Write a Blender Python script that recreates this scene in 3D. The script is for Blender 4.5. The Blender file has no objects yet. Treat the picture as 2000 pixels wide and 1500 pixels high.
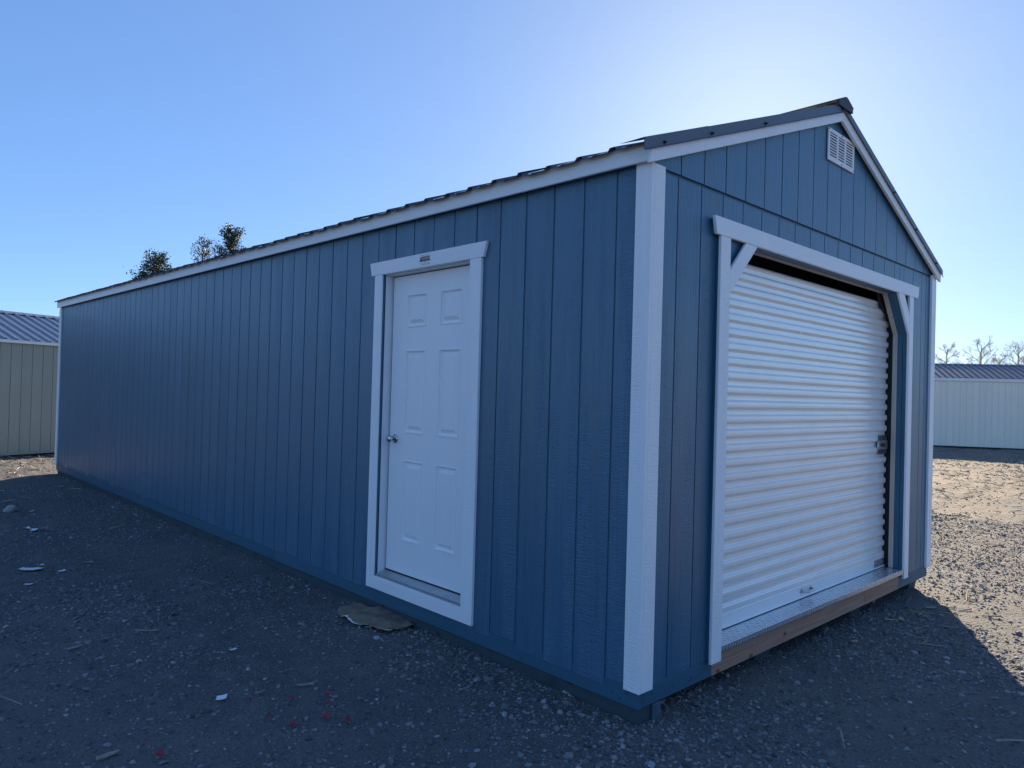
import bpy, bmesh, math, random
import numpy as np
from mathutils import Matrix, Vector, noise as mnoise

random.seed(7)
rng = np.random.default_rng(11)
scene = bpy.context.scene
COL = scene.collection

# ------------------------------------------------------------------ camera
cam_d = bpy.data.cameras.new('camera')
cam = bpy.data.objects.new('camera', cam_d)
COL.objects.link(cam)
YAW, PITCH, ROLL = -0.7595, 0.0121, 0.0278
CAM = Vector((-2.9069, -2.1130, 1.6276))
_f = Vector((-math.sin(YAW) * math.cos(PITCH), math.cos(YAW) * math.cos(PITCH), math.sin(PITCH)))
_r = Vector((math.cos(YAW), math.sin(YAW), 0))
_u = _r.cross(_f)
_r2 = _r * math.cos(ROLL) + _u * math.sin(ROLL)
_u2 = _u * math.cos(ROLL) - _r * math.sin(ROLL)
M = Matrix(((_r2.x, _u2.x, -_f.x), (_r2.y, _u2.y, -_f.y), (_r2.z, _u2.z, -_f.z))).to_4x4()
M.translation = CAM
cam.matrix_world = M
cam_d.sensor_width = 36.0
cam_d.lens = 36.0 * 1413.69 / 2000.0
cam_d.clip_start = 0.05
cam_d.clip_end = 3000
scene.camera = cam

# ------------------------------------------------------------------ sky and sun
SKY_TINT, SKY_L0, SKY_P = (0.60, 0.745, 0.87), 1.33, 0.47
SUN_EL = math.radians(20.3)
SUN_AZ = math.radians(61.8)          # from +Y towards +X
world = bpy.data.worlds.new('World')
scene.world = world
world.use_nodes = True
wn = world.node_tree
wn.nodes.clear()
sky = wn.nodes.new('ShaderNodeTexSky')
sky.sky_type = 'NISHITA'
sky.sun_disc = False
sky.sun_elevation = SUN_EL
sky.sun_rotation = SUN_AZ
sky.altitude = 50
sky.air_density = 0.5
sky.dust_density = 0.22
sky.ozone_density = 1.0
bg = wn.nodes.new('ShaderNodeBackground')
bg.inputs['Strength'].default_value = 0.10
wo = wn.nodes.new('ShaderNodeOutputWorld')
# one even tone response for the whole dome: bright air near the sun rolls off, blue stays blue
hs = wn.nodes.new('ShaderNodeVectorMath'); hs.operation = 'MULTIPLY'
hs.inputs[1].default_value = SKY_TINT
wn.links.new(sky.outputs[0], hs.inputs[0])
lum = wn.nodes.new('ShaderNodeVectorMath'); lum.operation = 'DOT_PRODUCT'
lum.inputs[1].default_value = (0.25 / SKY_L0, 0.60 / SKY_L0, 0.15 / SKY_L0)
wn.links.new(hs.outputs[0], lum.inputs[0])
pw = wn.nodes.new('ShaderNodeMath'); pw.operation = 'POWER'
pw.inputs[1].default_value = -SKY_P
wn.links.new(lum.outputs['Value'], pw.inputs[0])
q = wn.nodes.new('ShaderNodeVectorMath'); q.operation = 'SCALE'
wn.links.new(hs.outputs[0], q.inputs[0]); wn.links.new(pw.outputs[0], q.inputs['Scale'])
wn.links.new(q.outputs[0], bg.inputs['Color'])
wn.links.new(bg.outputs[0], wo.inputs['Surface'])

sun_d = bpy.data.lights.new('sun', 'SUN')
sun_d.energy = 4.3
sun_d.angle = math.radians(0.5)
sun_d.color = (1.0, 0.83, 0.62)
sun = bpy.data.objects.new('sun', sun_d)
COL.objects.link(sun)
sdir = Vector((math.sin(SUN_AZ) * math.cos(SUN_EL), math.cos(SUN_AZ) * math.cos(SUN_EL), math.sin(SUN_EL)))
sun.rotation_euler = sdir.to_track_quat('Z', 'Y').to_euler()
sun.location = (20, 10, 20)

scene.view_settings.view_transform = 'Standard'
scene.view_settings.look = 'None'
scene.view_settings.gamma = 1.0
scene.view_settings.use_curve_mapping = False
scene.view_settings.exposure = 1.62

# ------------------------------------------------------------------ material helpers
def new_mat(name):
    m = bpy.data.materials.new(name)
    m.use_nodes = True
    nt = m.node_tree
    nt.nodes.clear()
    out = nt.nodes.new('ShaderNodeOutputMaterial')
    b = nt.nodes.new('ShaderNodeBsdfPrincipled')
    nt.links.new(b.outputs[0], out.inputs['Surface'])
    return m, nt, b

def N(nt, kind, **kw):
    n = nt.nodes.new(kind)
    for k, v in kw.items():
        if k.startswith('i_'):
            n.inputs[k[2:].replace('_', ' ')].default_value = v
        else:
            setattr(n, k, v)
    return n

def coords(nt, scale, rand=True, obj=True):
    tc = N(nt, 'ShaderNodeTexCoord')
    src = tc.outputs['Object']
    if rand:
        oi = N(nt, 'ShaderNodeObjectInfo')
        mu = N(nt, 'ShaderNodeMath', operation='MULTIPLY')
        mu.inputs[1].default_value = 37.0
        nt.links.new(oi.outputs['Random'], mu.inputs[0])
        ad = N(nt, 'ShaderNodeVectorMath', operation='ADD')
        nt.links.new(src, ad.inputs[0])
        nt.links.new(mu.outputs[0], ad.inputs[1])
        src = ad.outputs[0]
    mp = N(nt, 'ShaderNodeMapping')
    mp.inputs['Scale'].default_value = scale
    nt.links.new(src, mp.inputs['Vector'])
    return mp.outputs[0]

def noise_t(nt, vec, scale=1.0, detail=3.0, rough=0.55, dist=0.0):
    n = N(nt, 'ShaderNodeTexNoise')
    n.inputs['Scale'].default_value = scale
    n.inputs['Detail'].default_value = detail
    n.inputs['Roughness'].default_value = rough
    n.inputs['Distortion'].default_value = dist
    nt.links.new(vec, n.inputs['Vector'])
    return n.outputs['Fac']

def ramp(nt, fac, stops):
    r = N(nt, 'ShaderNodeValToRGB')
    els = r.color_ramp.elements
    while len(els) < len(stops):
        els.new(0.5)
    for e, (p, c) in zip(els, stops):
        e.position = p
        e.color = c if len(c) == 4 else (*c, 1)
    nt.links.new(fac, r.inputs['Fac'])
    return r.outputs['Color']

def mix_f(nt, fac, a, b):
    m = N(nt, 'ShaderNodeMix', data_type='FLOAT')
    nt.links.new(fac, m.inputs[0]); nt.links.new(a, m.inputs[2]); nt.links.new(b, m.inputs[3])
    return m.outputs[0]

def mix_c(nt, fac, a, b, blend='MIX'):
    m = N(nt, 'ShaderNodeMix', data_type='RGBA', blend_type=blend)
    for s, v in ((0, fac), (6, a), (7, b)):
        if isinstance(v, (float, int)):
            m.inputs[s].default_value = v
        elif isinstance(v, tuple):
            m.inputs[s].default_value = v if len(v) == 4 else (*v, 1)
        else:
            nt.links.new(v, m.inputs[s])
    return m.outputs[2]

def bump(nt, b, h, strength, dist):
    bp = N(nt, 'ShaderNodeBump')
    bp.inputs['Strength'].default_value = strength
    bp.inputs['Distance'].default_value = dist
    nt.links.new(h, bp.inputs['Height'])
    nt.links.new(bp.outputs[0], b.inputs['Normal'])

def perm(axis, along, across):
    return {'z': (across, across, along), 'x': (along, across, across), 'y': (across, along, across)}[axis]

def siding_paint(name, color, axis='z', rough=0.42, relief=0.0028, strength=0.8, var=0.12, ior=1.5):
    """embossed wood-grain board under paint; grain runs along the axis"""
    m, nt, b = new_mat(name)
    streak = noise_t(nt, coords(nt, perm(axis, 3.0, 55.0)), 1.0, 4.0, 0.6, 0.8)
    chatter = noise_t(nt, coords(nt, perm(axis, 140.0, 24.0)), 1.0, 3.0, 0.55, 0.6)
    mask = noise_t(nt, coords(nt, perm(axis, 0.7, 9.0)), 1.0, 1.0)
    mk = N(nt, 'ShaderNodeMapRange')
    mk.inputs['From Min'].default_value = 0.4; mk.inputs['From Max'].default_value = 0.6
    nt.links.new(mask, mk.inputs['Value'])
    h = mix_f(nt, mk.outputs[0], streak, chatter)
    c0 = tuple(c * (1 - var) for c in color); c1 = tuple(min(1, c * (1 + var)) for c in color)
    big = noise_t(nt, coords(nt, perm(axis, 0.45, 26.0)), 1.0, 4.0, 0.65, 0.4)
    oi = N(nt, 'ShaderNodeObjectInfo')
    tone = N(nt, 'ShaderNodeMapRange'); tone.inputs['To Min'].default_value = 1 - var * 0.45; tone.inputs['To Max'].default_value = 1 + var * 0.45
    nt.links.new(oi.outputs['Random'], tone.inputs['Value'])
    hv = N(nt, 'ShaderNodeHueSaturation'); nt.links.new(tone.outputs[0], hv.inputs['Value'])
    nt.links.new(ramp(nt, mix_f(nt, mk.outputs[0], big, streak), [(0.3, c0), (0.7, c1)]), hv.inputs['Color'])
    nt.links.new(hv.outputs[0], b.inputs['Base Color'])
    rr = N(nt, 'ShaderNodeMapRange')
    rr.inputs['To Min'].default_value = rough - 0.08; rr.inputs['To Max'].default_value = rough + 0.12
    nt.links.new(big, rr.inputs['Value'])
    nt.links.new(rr.outputs[0], b.inputs['Roughness'])
    bump(nt, b, h, strength, relief)
    b.inputs['IOR'].default_value = ior
    return m

def plain(name, color, rough=0.5, metal=0.0, var=0.1, nscale=8.0, bscale=None, bdist=0.001, bstr=0.4, axis=None):
    m, nt, b = new_mat(name)
    sc = (1, 1, 1) if axis is None else perm(axis, 0.08, 1.0)
    n = noise_t(nt, coords(nt, tuple(s * nscale for s in sc)), 1.0, 4.0)
    c0 = tuple(c * (1 - var) for c in color); c1 = tuple(min(1, c * (1 + var)) for c in color)
    nt.links.new(ramp(nt, n, [(0.3, c0), (0.7, c1)]), b.inputs['Base Color'])
    b.inputs['Roughness'].default_value = rough
    b.inputs['Metallic'].default_value = metal
    if bscale:
        h = noise_t(nt, coords(nt, tuple(s * bscale for s in sc)), 1.0, 3.0)
        bump(nt, b, h, bstr, bdist)
    return m

BLUE = (0.044, 0.137, 0.222)
WHITE = (0.88, 0.885, 0.89)
m_blue = siding_paint('blue_siding_paint', BLUE, 'z', 0.33, 0.0036, 1.0, 0.14, 1.7)
m_blue_rim = siding_paint('blue_rim_paint', (0.034, 0.112, 0.175), 'y', 0.5, 0.0012, 0.5)
m_blue_rim_x = siding_paint('blue_rim_paint_gable', (0.034, 0.112, 0.175), 'x', 0.5, 0.0012, 0.5)
m_blue_flat = plain('blue_jamb_paint', (0.036, 0.122, 0.19), 0.45, bscale=60, axis='z')
m_white_z = siding_paint('white_trim_upright', WHITE, 'z', 0.42, 0.0050, 0.8, 0.03)
m_white_y = siding_paint('white_trim_along_wall', WHITE, 'y', 0.42, 0.0050, 0.8, 0.03)
m_white_x = siding_paint('white_trim_across_gable', WHITE, 'x', 0.42, 0.0050, 0.8, 0.03)
m_door = siding_paint("white_door_skin", (0.88, 0.885, 0.89), 'z', 0.38, 0.0006, 0.3, 0.015)
m_frame = plain('white_frame_paint', (0.80, 0.81, 0.84), 0.4, var=0.03)
m_vent = plain('white_vent_plastic', (0.85, 0.85, 0.84), 0.45, var=0.04)
m_curtain = plain('white_curtain_enamel', (0.90, 0.90, 0.89), 0.27, 0.25, var=0.03, nscale=3, bscale=5, bdist=0.004, bstr=0.25)
m_galv = plain('galvanised_steel', (0.55, 0.57, 0.6), 0.32, 0.9, 0.12, 14)
m_alu = plain('tread_plate_aluminium', (0.62, 0.64, 0.66), 0.27, 0.95, 0.15, 30)
m_sill = plain('brushed_aluminium', (0.55, 0.56, 0.58), 0.35, 0.9, 0.08, 20)
m_steel = plain('satin_nickel', (0.6, 0.58, 0.55), 0.2, 1.0, 0.05)
m_roof = plain('charcoal_roof_steel', (0.045, 0.055, 0.075), 0.38, 0.1, 0.12, 3)
m_trimmetal = plain('charcoal_flashing', (0.10, 0.115, 0.14), 0.42, 0.1, 0.1, 4)
m_screw = plain('dark_screw_paint', (0.02, 0.022, 0.026), 0.5)
m_black = plain('black_rubber_and_backing', (0.008, 0.008, 0.01), 0.6)  # rubber seals, and black sheets that stand in for shaded gaps
m_inner = plain('unfinished_interior_board', (0.16, 0.11, 0.07), 0.8, var=0.2)
m_grey_ns = None

def wood_mat(name, c_lo, c_hi, axis, knots=True):
    m, nt, b = new_mat(name)
    g = noise_t(nt, coords(nt, perm(axis, 1.6, 45.0)), 1.0, 4.0, 0.6, 1.2)
    col = ramp(nt, g, [(0.3, c_lo), (0.7, c_hi)])
    if knots:
        v = N(nt, 'ShaderNodeTexVoronoi', feature='F1')
        v.inputs['Scale'].default_value = 1.0
        nt.links.new(coords(nt, perm(axis, 5.0, 9.0), True), v.inputs['Vector'])
        k = ramp(nt, v.outputs['Distance'], [(0.05, (1, 1, 1)), (0.16, (0, 0, 0))])
        dk = noise_t(nt, coords(nt, perm(axis, 7.0, 3.0)), 1.0, 3.0)
        dkr = ramp(nt, dk, [(0.60, (0, 0, 0)), (0.72, (0.55, 0.55, 0.55))])
        col = mix_c(nt, k, col, tuple(c * 0.3 for c in c_lo))
        col = mix_c(nt, dkr, col, tuple(c * 0.4 for c in c_lo))
    nt.links.new(col, b.inputs['Base Color'])
    b.inputs['Roughness'].default_value = 0.75
    bump(nt, b, g, 0.4, 0.0012)
    return m

m_sillwood = wood_mat('bare_sill_lumber', (0.31, 0.165, 0.11), (0.47, 0.275, 0.19), 'x')
m_strip_z = wood_mat('bare_stop_lumber', (0.48, 0.40, 0.33), (0.62, 0.54, 0.46), 'z', False)
m_strip_x = wood_mat('bare_head_lumber', (0.40, 0.31, 0.25), (0.55, 0.44, 0.36), 'x', False)
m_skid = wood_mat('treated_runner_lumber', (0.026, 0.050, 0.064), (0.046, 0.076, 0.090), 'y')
m_skid_blue = plain('blue_oversprayed_runner', (0.045, 0.09, 0.13), 0.7, var=0.3, nscale=10, bscale=30, bdist=0.004)

# ------------------------------------------------------------------ mesh helpers
class MB:
    def __init__(self):
        self.v = []; self.f = []
    def add(self, vs, fs):
        o = len(self.v)
        self.v += [tuple(p) for p in vs]
        self.f += [tuple(i + o for i in q) for q in fs]
        return self
    def box(self, x0, x1, y0, y1, z0, z1):
        x0, x1 = min(x0, x1), max(x0, x1); y0, y1 = min(y0, y1), max(y0, y1); z0, z1 = min(z0, z1), max(z0, z1)
        return self.add([(x0, y0, z0), (x1, y0, z0), (x1, y1, z0), (x0, y1, z0), (x0, y0, z1), (x1, y0, z1), (x1, y1, z1), (x0, y1, z1)],
                        [(0, 3, 2, 1), (4, 5, 6, 7), (0, 1, 5, 4), (1, 2, 6, 5), (2, 3, 7, 6), (3, 0, 4, 7)])
    def prism(self, poly, axis, a0, a1):
        """poly: 2-D points; axis 'x' -> (a, p, q), 'y' -> (p, a, q), 'z' -> (p, q, a)"""
        def mk(a, p):
            return {'x': (a, p[0], p[1]), 'y': (p[0], a, p[1]), 'z': (p[0], p[1], a)}[axis]
        n = len(poly)
        vs = [mk(a0, p) for p in poly] + [mk(a1, p) for p in poly]
        fs = [tuple(range(n)), tuple(range(2 * n - 1, n - 1, -1))]
        fs += [(i, i + n, (i + 1) % n + n, (i + 1) % n) for i in range(n)]
        return self.add(vs, fs)
    def tube(self, pts, rads, seg=8, cap=True):
        pts = [Vector(p) for p in pts]
        vs = []; fs = []
        ref = None
        for i, p in enumerate(pts):
            d = (pts[min(i + 1, len(pts) - 1)] - pts[max(i - 1, 0)]).normalized()
            if ref is None:
                ref = Vector((0, 0, 1)) if abs(d.z) < 0.9 else Vector((1, 0, 0))
            a = d.cross(ref).normalized(); bb = d.cross(a)
            ref = -d.cross(a).cross(d) if False else ref
            r = rads[i] if hasattr(rads, '__len__') else rads
            for k in range(seg):
                t = 2 * math.pi * k / seg
                vs.append(p + a * (math.cos(t) * r) + bb * (math.sin(t) * r))
        for i in range(len(pts) - 1):
            for k in range(seg):
                k2 = (k + 1) % seg
                fs.append((i * seg + k, i * seg + k2, (i + 1) * seg + k2, (i + 1) * seg + k))
        if cap:
            fs.append(tuple(range(seg))); fs.append(tuple(range((len(pts) - 1) * seg + seg - 1, (len(pts) - 1) * seg - 1, -1)))
        return self.add(vs, fs)
    def mesh(self, name, bevel=0.0, smooth=False):
        me = bpy.data.meshes.new(name)
        me.from_pydata(self.v, [], self.f)
        bm = bmesh.new(); bm.from_mesh(me)
        bmesh.ops.recalc_face_normals(bm, faces=bm.faces)
        if bevel:
            es = [e for e in bm.edges if len(e.link_faces) == 2 and e.calc_face_angle(0) > 0.5]
            bmesh.ops.bevel(bm, geom=es, offset=bevel, segments=1, affect='EDGES', clamp_overlap=True)
        bm.to_mesh(me); bm.free()
        if smooth:
            for p in me.polygons: p.use_smooth = True
        return me

def obj(name, me, mat, parent=None, loc=(0, 0, 0), rot=(0, 0, 0)):
    if isinstance(me, MB): me = me.mesh(name)
    o = bpy.data.objects.new(name, me)
    if mat is not None and not me.materials: me.materials.append(mat)
    COL.objects.link(o)
    o.location = loc; o.rotation_euler = rot
    if parent is not None: o.parent = parent
    return o

def tag(o, label, cat, group=None, kind=None):
    o['label'] = label; o['category'] = cat
    if group: o['group'] = group
    if kind: o['kind'] = kind
    return o

def empty(name, loc=(0, 0, 0), rz=0.0):
    o = bpy.data.objects.new(name, None)
    COL.objects.link(o); o.location = loc; o.rotation_euler = (0, 0, rz)
    o.empty_display_size = 0.3
    return o

def part(name, mb, mat, parent, bevel=0.0, smooth=False, label=None, kind=None):
    """mesh in the thing's own space, origin moved to the middle of the mesh"""
    vs = np.array(mb.v); c = (vs.min(0) + vs.max(0)) / 2
    mb.v = [tuple(p) for p in (vs - c)]
    o = obj(name, mb.mesh(name, bevel, smooth), mat, parent, tuple(c))
    if label: o['label'] = label
    if kind: o['kind'] = kind
    return o

# ------------------------------------------------------------------ value noise (numpy)
def vnoise(x, y, seed=0):
    x = np.asarray(x, float); y = np.asarray(y, float)
    xi = np.floor(x).astype(np.int64); yi = np.floor(y).astype(np.int64)
    fx = x - xi; fy = y - yi
    fx = fx * fx * (3 - 2 * fx); fy = fy * fy * (3 - 2 * fy)
    def h(a, b):
        n = (a * 374761393 + b * 668265263 + seed * 1442695041) & 0xFFFFFFFF
        n = ((n ^ (n >> 13)) * 1274126177) & 0xFFFFFFFF
        return ((n ^ (n >> 16)) & 0xFFFF) / 65535.0
    return (h(xi, yi) * (1 - fx) + h(xi + 1, yi) * fx) * (1 - fy) + (h(xi, yi + 1) * (1 - fx) + h(xi + 1, yi + 1) * fx) * fy

def ruts(x, y):
    w = 0.12 * np.sin(y * 0.55 + 0.6) + 0.05 * np.sin(y * 1.7)
    g = lambda c, s_: np.exp(-((x - c - w) / s_) ** 2)
    h = lambda c, s_: np.exp(-((y - c + 0.10 * np.sin(x * 0.8)) / s_) ** 2)
    return np.clip(g(-0.95, 0.16) + g(-2.35, 0.18) * 0.8 + h(-0.85, 0.15) * (x > 0) * 0.8, 0, 1)

def ground_z(x, y):
    x = np.asarray(x, float); y = np.asarray(y, float)
    z = (vnoise(x * 0.9, y * 0.9, 1) - 0.5) * 0.030 + (vnoise(x * 3.1, y * 3.1, 2) - 0.5) * 0.016 + (vnoise(x * 9, y * 9, 3) - 0.5) * 0.010
    sunny = np.clip((x - y * -0.3 - 3.0) / 4.0, 0, 1)
    z = z + sunny * ((vnoise(x * 2.0, y * 2.0, 8) - 0.5) * 0.05 + (vnoise(x * 6.0, y * 6.0, 9) - 0.5) * 0.035)
    z = z + (0.034 * np.clip((1.5 - x) / 1.5, 0, 1) - 0.022 * np.clip((x - 2.5) / 2, 0, 1)) * np.clip((15 - np.hypot(x - 1, y - 3)) / 5, 0, 1)
    near = np.exp(-(np.maximum(0, np.maximum(-x, x - 4.26)) ** 2 + np.maximum(0, np.maximum(-y, y - 12.2)) ** 2) / 0.5)
    return z - 0.008 - 0.016 * ruts(x, y)

# ================================================================== GROUND
def axis_pts(c, near, far, n_near, n_far):
    a = np.linspace(-near, near, n_near)
    g = near * np.exp(np.linspace(0, math.log(far / near), n_far + 1)[1:])
    return c + np.concatenate([-g[::-1], a, g])
gx = axis_pts(1.5, 7.5, 900, 300, 70)
gy = axis_pts(2.5, 8.5, 900, 340, 70)
X, Y = np.meshgrid(gx, gy, indexing='ij')
Z = ground_z(X, Y)
far_f = np.clip((np.hypot(X - 1.5, Y - 2.5) - 40) / 60, 0, 1)
Z = Z * (1 - far_f)
nx, ny = X.shape
verts = np.stack([X.ravel(), Y.ravel(), Z.ravel()], 1)
idx = np.arange(nx * ny).reshape(nx, ny)
quads = np.stack([idx[:-1, :-1].ravel(), idx[1:, :-1].ravel(), idx[1:, 1:].ravel(), idx[:-1, 1:].ravel()], 1)

def np_mesh(name, verts, faces, smooth=False):
    me = bpy.data.meshes.new(name)
    k = faces.shape[1]
    me.vertices.add(len(verts)); me.vertices.foreach_set('co', np.ascontiguousarray(verts, dtype=np.float32).ravel())
    me.loops.add(faces.size); me.loops.foreach_set('vertex_index', np.ascontiguousarray(faces, dtype=np.int32).ravel())
    me.polygons.add(len(faces)); me.polygons.foreach_set('loop_start', np.arange(0, faces.size, k, dtype=np.int32))
    me.polygons.foreach_set('use_smooth', np.full(len(faces), smooth))
    me.update(calc_edges=True)
    return me

m_ground, nt, b = new_mat('packed_gravel_dirt')
c1 = coords(nt, (1, 1, 1), False)
n_big = noise_t(nt, c1, 0.35, 5.0, 0.6)
n_mid = noise_t(nt, c1, 5.0, 6.0, 0.65)
n_fine = noise_t(nt, c1, 55.0, 5.0, 0.7)
n_grain = noise_t(nt, c1, 220.0, 3.0, 0.7)
dirt = ramp(nt, n_big, [(0.35, (0.120, 0.122, 0.124)), (0.65, (0.168, 0.163, 0.156))])
dirt = mix_c(nt, ramp(nt, n_mid, [(0.45, (0, 0, 0)), (0.68, (0.8, 0.8, 0.8))]), dirt, (0.20, 0.192, 0.180))
dirt = mix_c(nt, ramp(nt, n_fine, [(0.52, (0, 0, 0)), (0.66, (0.75, 0.75, 0.75))]), dirt, (0.075, 0.075, 0.076))
dirt = mix_c(nt, ramp(nt, n_grain, [(0.60, (0, 0, 0)), (0.72, (0.6, 0.6, 0.6))]), dirt, (0.31, 0.30, 0.285))
# dry straw-coloured thatch further out in the yard
sx = N(nt, 'ShaderNodeSeparateXYZ'); nt.links.new(c1, sx.inputs[0])
mr = N(nt, 'ShaderNodeMapRange'); mr.inputs['From Min'].default_value = 5.0; mr.inputs['From Max'].default_value = 14.0
nt.links.new(sx.outputs['X'], mr.inputs['Value'])
th = N(nt, 'ShaderNodeMath', operation='MULTIPLY')
nt.links.new(mr.outputs[0], th.inputs[0]); nt.links.new(ramp(nt, noise_t(nt, c1, 1.3, 6.0, 0.7), [(0.40, (0, 0, 0)), (0.60, (0.8, 0.8, 0.8))]), th.inputs[1])
dirt = mix_c(nt, th.outputs[0], dirt, (0.31, 0.245, 0.165))
nt.links.new(dirt, b.inputs['Base Color'])
b.inputs['Roughness'].default_value = 0.9
b.inputs['Specular IOR Level'].default_value = 0.25
vor = N(nt, 'ShaderNodeTexVoronoi', feature='F1'); vor.inputs['Scale'].default_value = 38.0; nt.links.new(c1, vor.inputs['Vector'])
vor2 = N(nt, 'ShaderNodeTexVoronoi', feature='F1'); vor2.inputs['Scale'].default_value = 95.0; nt.links.new(c1, vor2.inputs['Vector'])
a1 = N(nt, 'ShaderNodeMath', operation='MULTIPLY_ADD'); nt.links.new(vor.outputs['Distance'], a1.inputs[0]); a1.inputs[1].default_value = -0.55; nt.links.new(n_mid, a1.inputs[2])
a2 = N(nt, 'ShaderNodeMath', operation='MULTIPLY_ADD'); nt.links.new(vor2.outputs['Distance'], a2.inputs[0]); a2.inputs[1].default_value = -0.3; nt.links.new(a1.outputs[0], a2.inputs[2])
a3 = N(nt, 'ShaderNodeMath', operation='MULTIPLY_ADD'); nt.links.new(n_fine, a3.inputs[0]); a3.inputs[1].default_value = 0.6; nt.links.new(a2.outputs[0], a3.inputs[2])
bump(nt, b, a3.outputs[0], 0.9, 0.028)
ground = obj('ground', np_mesh('ground', verts, quads, True), m_ground)
ground['kind'] = 'structure'
ground['label'] = 'packed grey gravel and dirt yard around the sheds'

# ---- loose gravel: too many to count, one object
def rock_shapes(n, faces20=True):
    t = (1 + 5 ** 0.5) / 2
    if faces20:
        V = np.array([(-1, t, 0), (1, t, 0), (-1, -t, 0), (1, -t, 0), (0, -1, t), (0, 1, t), (0, -1, -t), (0, 1, -t), (t, 0, -1), (t, 0, 1), (-t, 0, -1), (-t, 0, 1)], float) / math.hypot(1, t)
        F = np.array([(0, 11, 5), (0, 5, 1), (0, 1, 7), (0, 7, 10), (0, 10, 11), (1, 5, 9), (5, 11, 4), (11, 10, 2), (10, 7, 6), (7, 1, 8), (3, 9, 4), (3, 4, 2), (3, 2, 6), (3, 6, 8), (3, 8, 9), (4, 9, 5), (2, 4, 11), (6, 2, 10), (8, 6, 7), (9, 8, 1)])
    else:
        V = np.array([(1, 0, 0), (-1, 0, 0), (0, 1, 0), (0, -1, 0), (0, 0, 1), (0, 0, -1)], float)
        F = np.array([(0, 2, 4), (2, 1, 4), (1, 3, 4), (3, 0, 4), (2, 0, 5), (1, 2, 5), (3, 1, 5), (0, 3, 5)])
    S = [V * rng.uniform(0.68, 1.25, (len(V), 1)) + rng.normal(0, 0.07, V.shape) for _ in range(n)]
    return np.array(S), F

def rock_field(px, py, size, faces20):
    n = len(px)
    S, F = rock_shapes(24, faces20)
    V = S[rng.integers(0, len(S), n)]
    sc = size[:, None] * np.stack([rng.uniform(0.8, 1.35, n), rng.uniform(0.7, 1.1, n), rng.uniform(0.38, 0.8, n)], 1)
    V = V * sc[:, None, :]
    a = rng.uniform(0, 2 * np.pi, n); tl = rng.normal(0, 0.25, n)
    y2 = V[..., 1] * np.cos(tl)[:, None] - V[..., 2] * np.sin(tl)[:, None]
    z2 = V[..., 1] * np.sin(tl)[:, None] + V[..., 2] * np.cos(tl)[:, None]
    x3 = V[..., 0] * np.cos(a)[:, None] - y2 * np.sin(a)[:, None]
    y3 = V[..., 0] * np.sin(a)[:, None] + y2 * np.cos(a)[:, None]
    W_ = np.stack([x3 + px[:, None], y3 + py[:, None], z2 + (ground_z(px, py) + sc[:, 2] * 0.25)[:, None]], 2)
    FF = (F[None] + (np.arange(n) * V.shape[1])[:, None, None]).reshape(-1, 3)
    g = np.clip(rng.lognormal(math.log(0.18), 0.38, n), 0.05, 0.40)
    warm = rng.uniform(-0.08, 0.06, n)
    colr = np.stack([g * (1 + warm), g, g * (1 - warm), np.ones(n)], 1)
    return W_.reshape(-1, 3), FF, np.repeat(colr, V.shape[1], 0)

def scatter(n, r0, r1, half_deg, keep_pow):
    """loose stones over the yard on the photographer's side of the shed"""
    r = np.sqrt(rng.uniform(r0 * r0, r1 * r1, n)); a = math.pi / 2 + YAW + rng.uniform(-1, 1, n) * math.radians(half_deg)
    x = CAM.x + r * np.cos(a); y = CAM.y + r * np.sin(a)
    ok = ~((x > 0.10) & (x < 4.2) & (y > 0.10) & (y < 12.1))
    dens = vnoise(x * 0.8, y * 0.8, 21) * 0.6 + vnoise(x * 2.3, y * 2.3, 22) * 0.4
    dens = dens - 0.30 * ruts(x, y)
    ok &= rng.uniform(0, 1, n) < np.clip((dens - 0.22) * 2.3, 0.32, 1) ** keep_pow
    return x[ok], y[ok]

parts_v = []; parts_f = []; parts_c = []; off = 0
for (n, r0, r1, hd, med, sig, f20) in ((105000, 2.2, 6.5, 52, 0.0060, 0.48, True), (110000, 6.5, 13.0, 48, 0.0078, 0.42, False), (60000, 13.0, 34.0, 46, 0.014, 0.4, False)):
    x, y = scatter(n, r0, r1, hd, 1.2)
    s = np.clip(rng.lognormal(math.log(med), sig, len(x)), 0.003, 0.024)
    v, f, c = rock_field(x, y, s, f20)
    parts_v.append(v); parts_f.append(f + off); parts_c.append(c); off += len(v)
GV = np.concatenate(parts_v); GF = np.concatenate(parts_f); GC = np.concatenate(parts_c)
me = np_mesh('gravel', GV, GF)
ca = me.attributes.new('stone_colour', 'FLOAT_COLOR', 'POINT')
ca.data.foreach_set('color', GC.astype(np.float32).ravel())
m_stone, nt, b = new_mat('crushed_stone')
at = N(nt, 'ShaderNodeAttribute', attribute_name='stone_colour')
nn = noise_t(nt, coords(nt, (1, 1, 1), False), 160.0, 3.0)
nt.links.new(mix_c(nt, 0.5, at.outputs['Color'], ramp(nt, nn, [(0.3, (0.5, 0.5, 0.5)), (0.7, (1, 1, 1))]), 'MULTIPLY'), b.inputs['Base Color'])
b.inputs['Roughness'].default_value = 0.85
gravel = obj('gravel', me, m_stone)
tag(gravel, 'loose crushed grey stones scattered over the dirt yard', 'gravel', kind='stuff')

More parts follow.
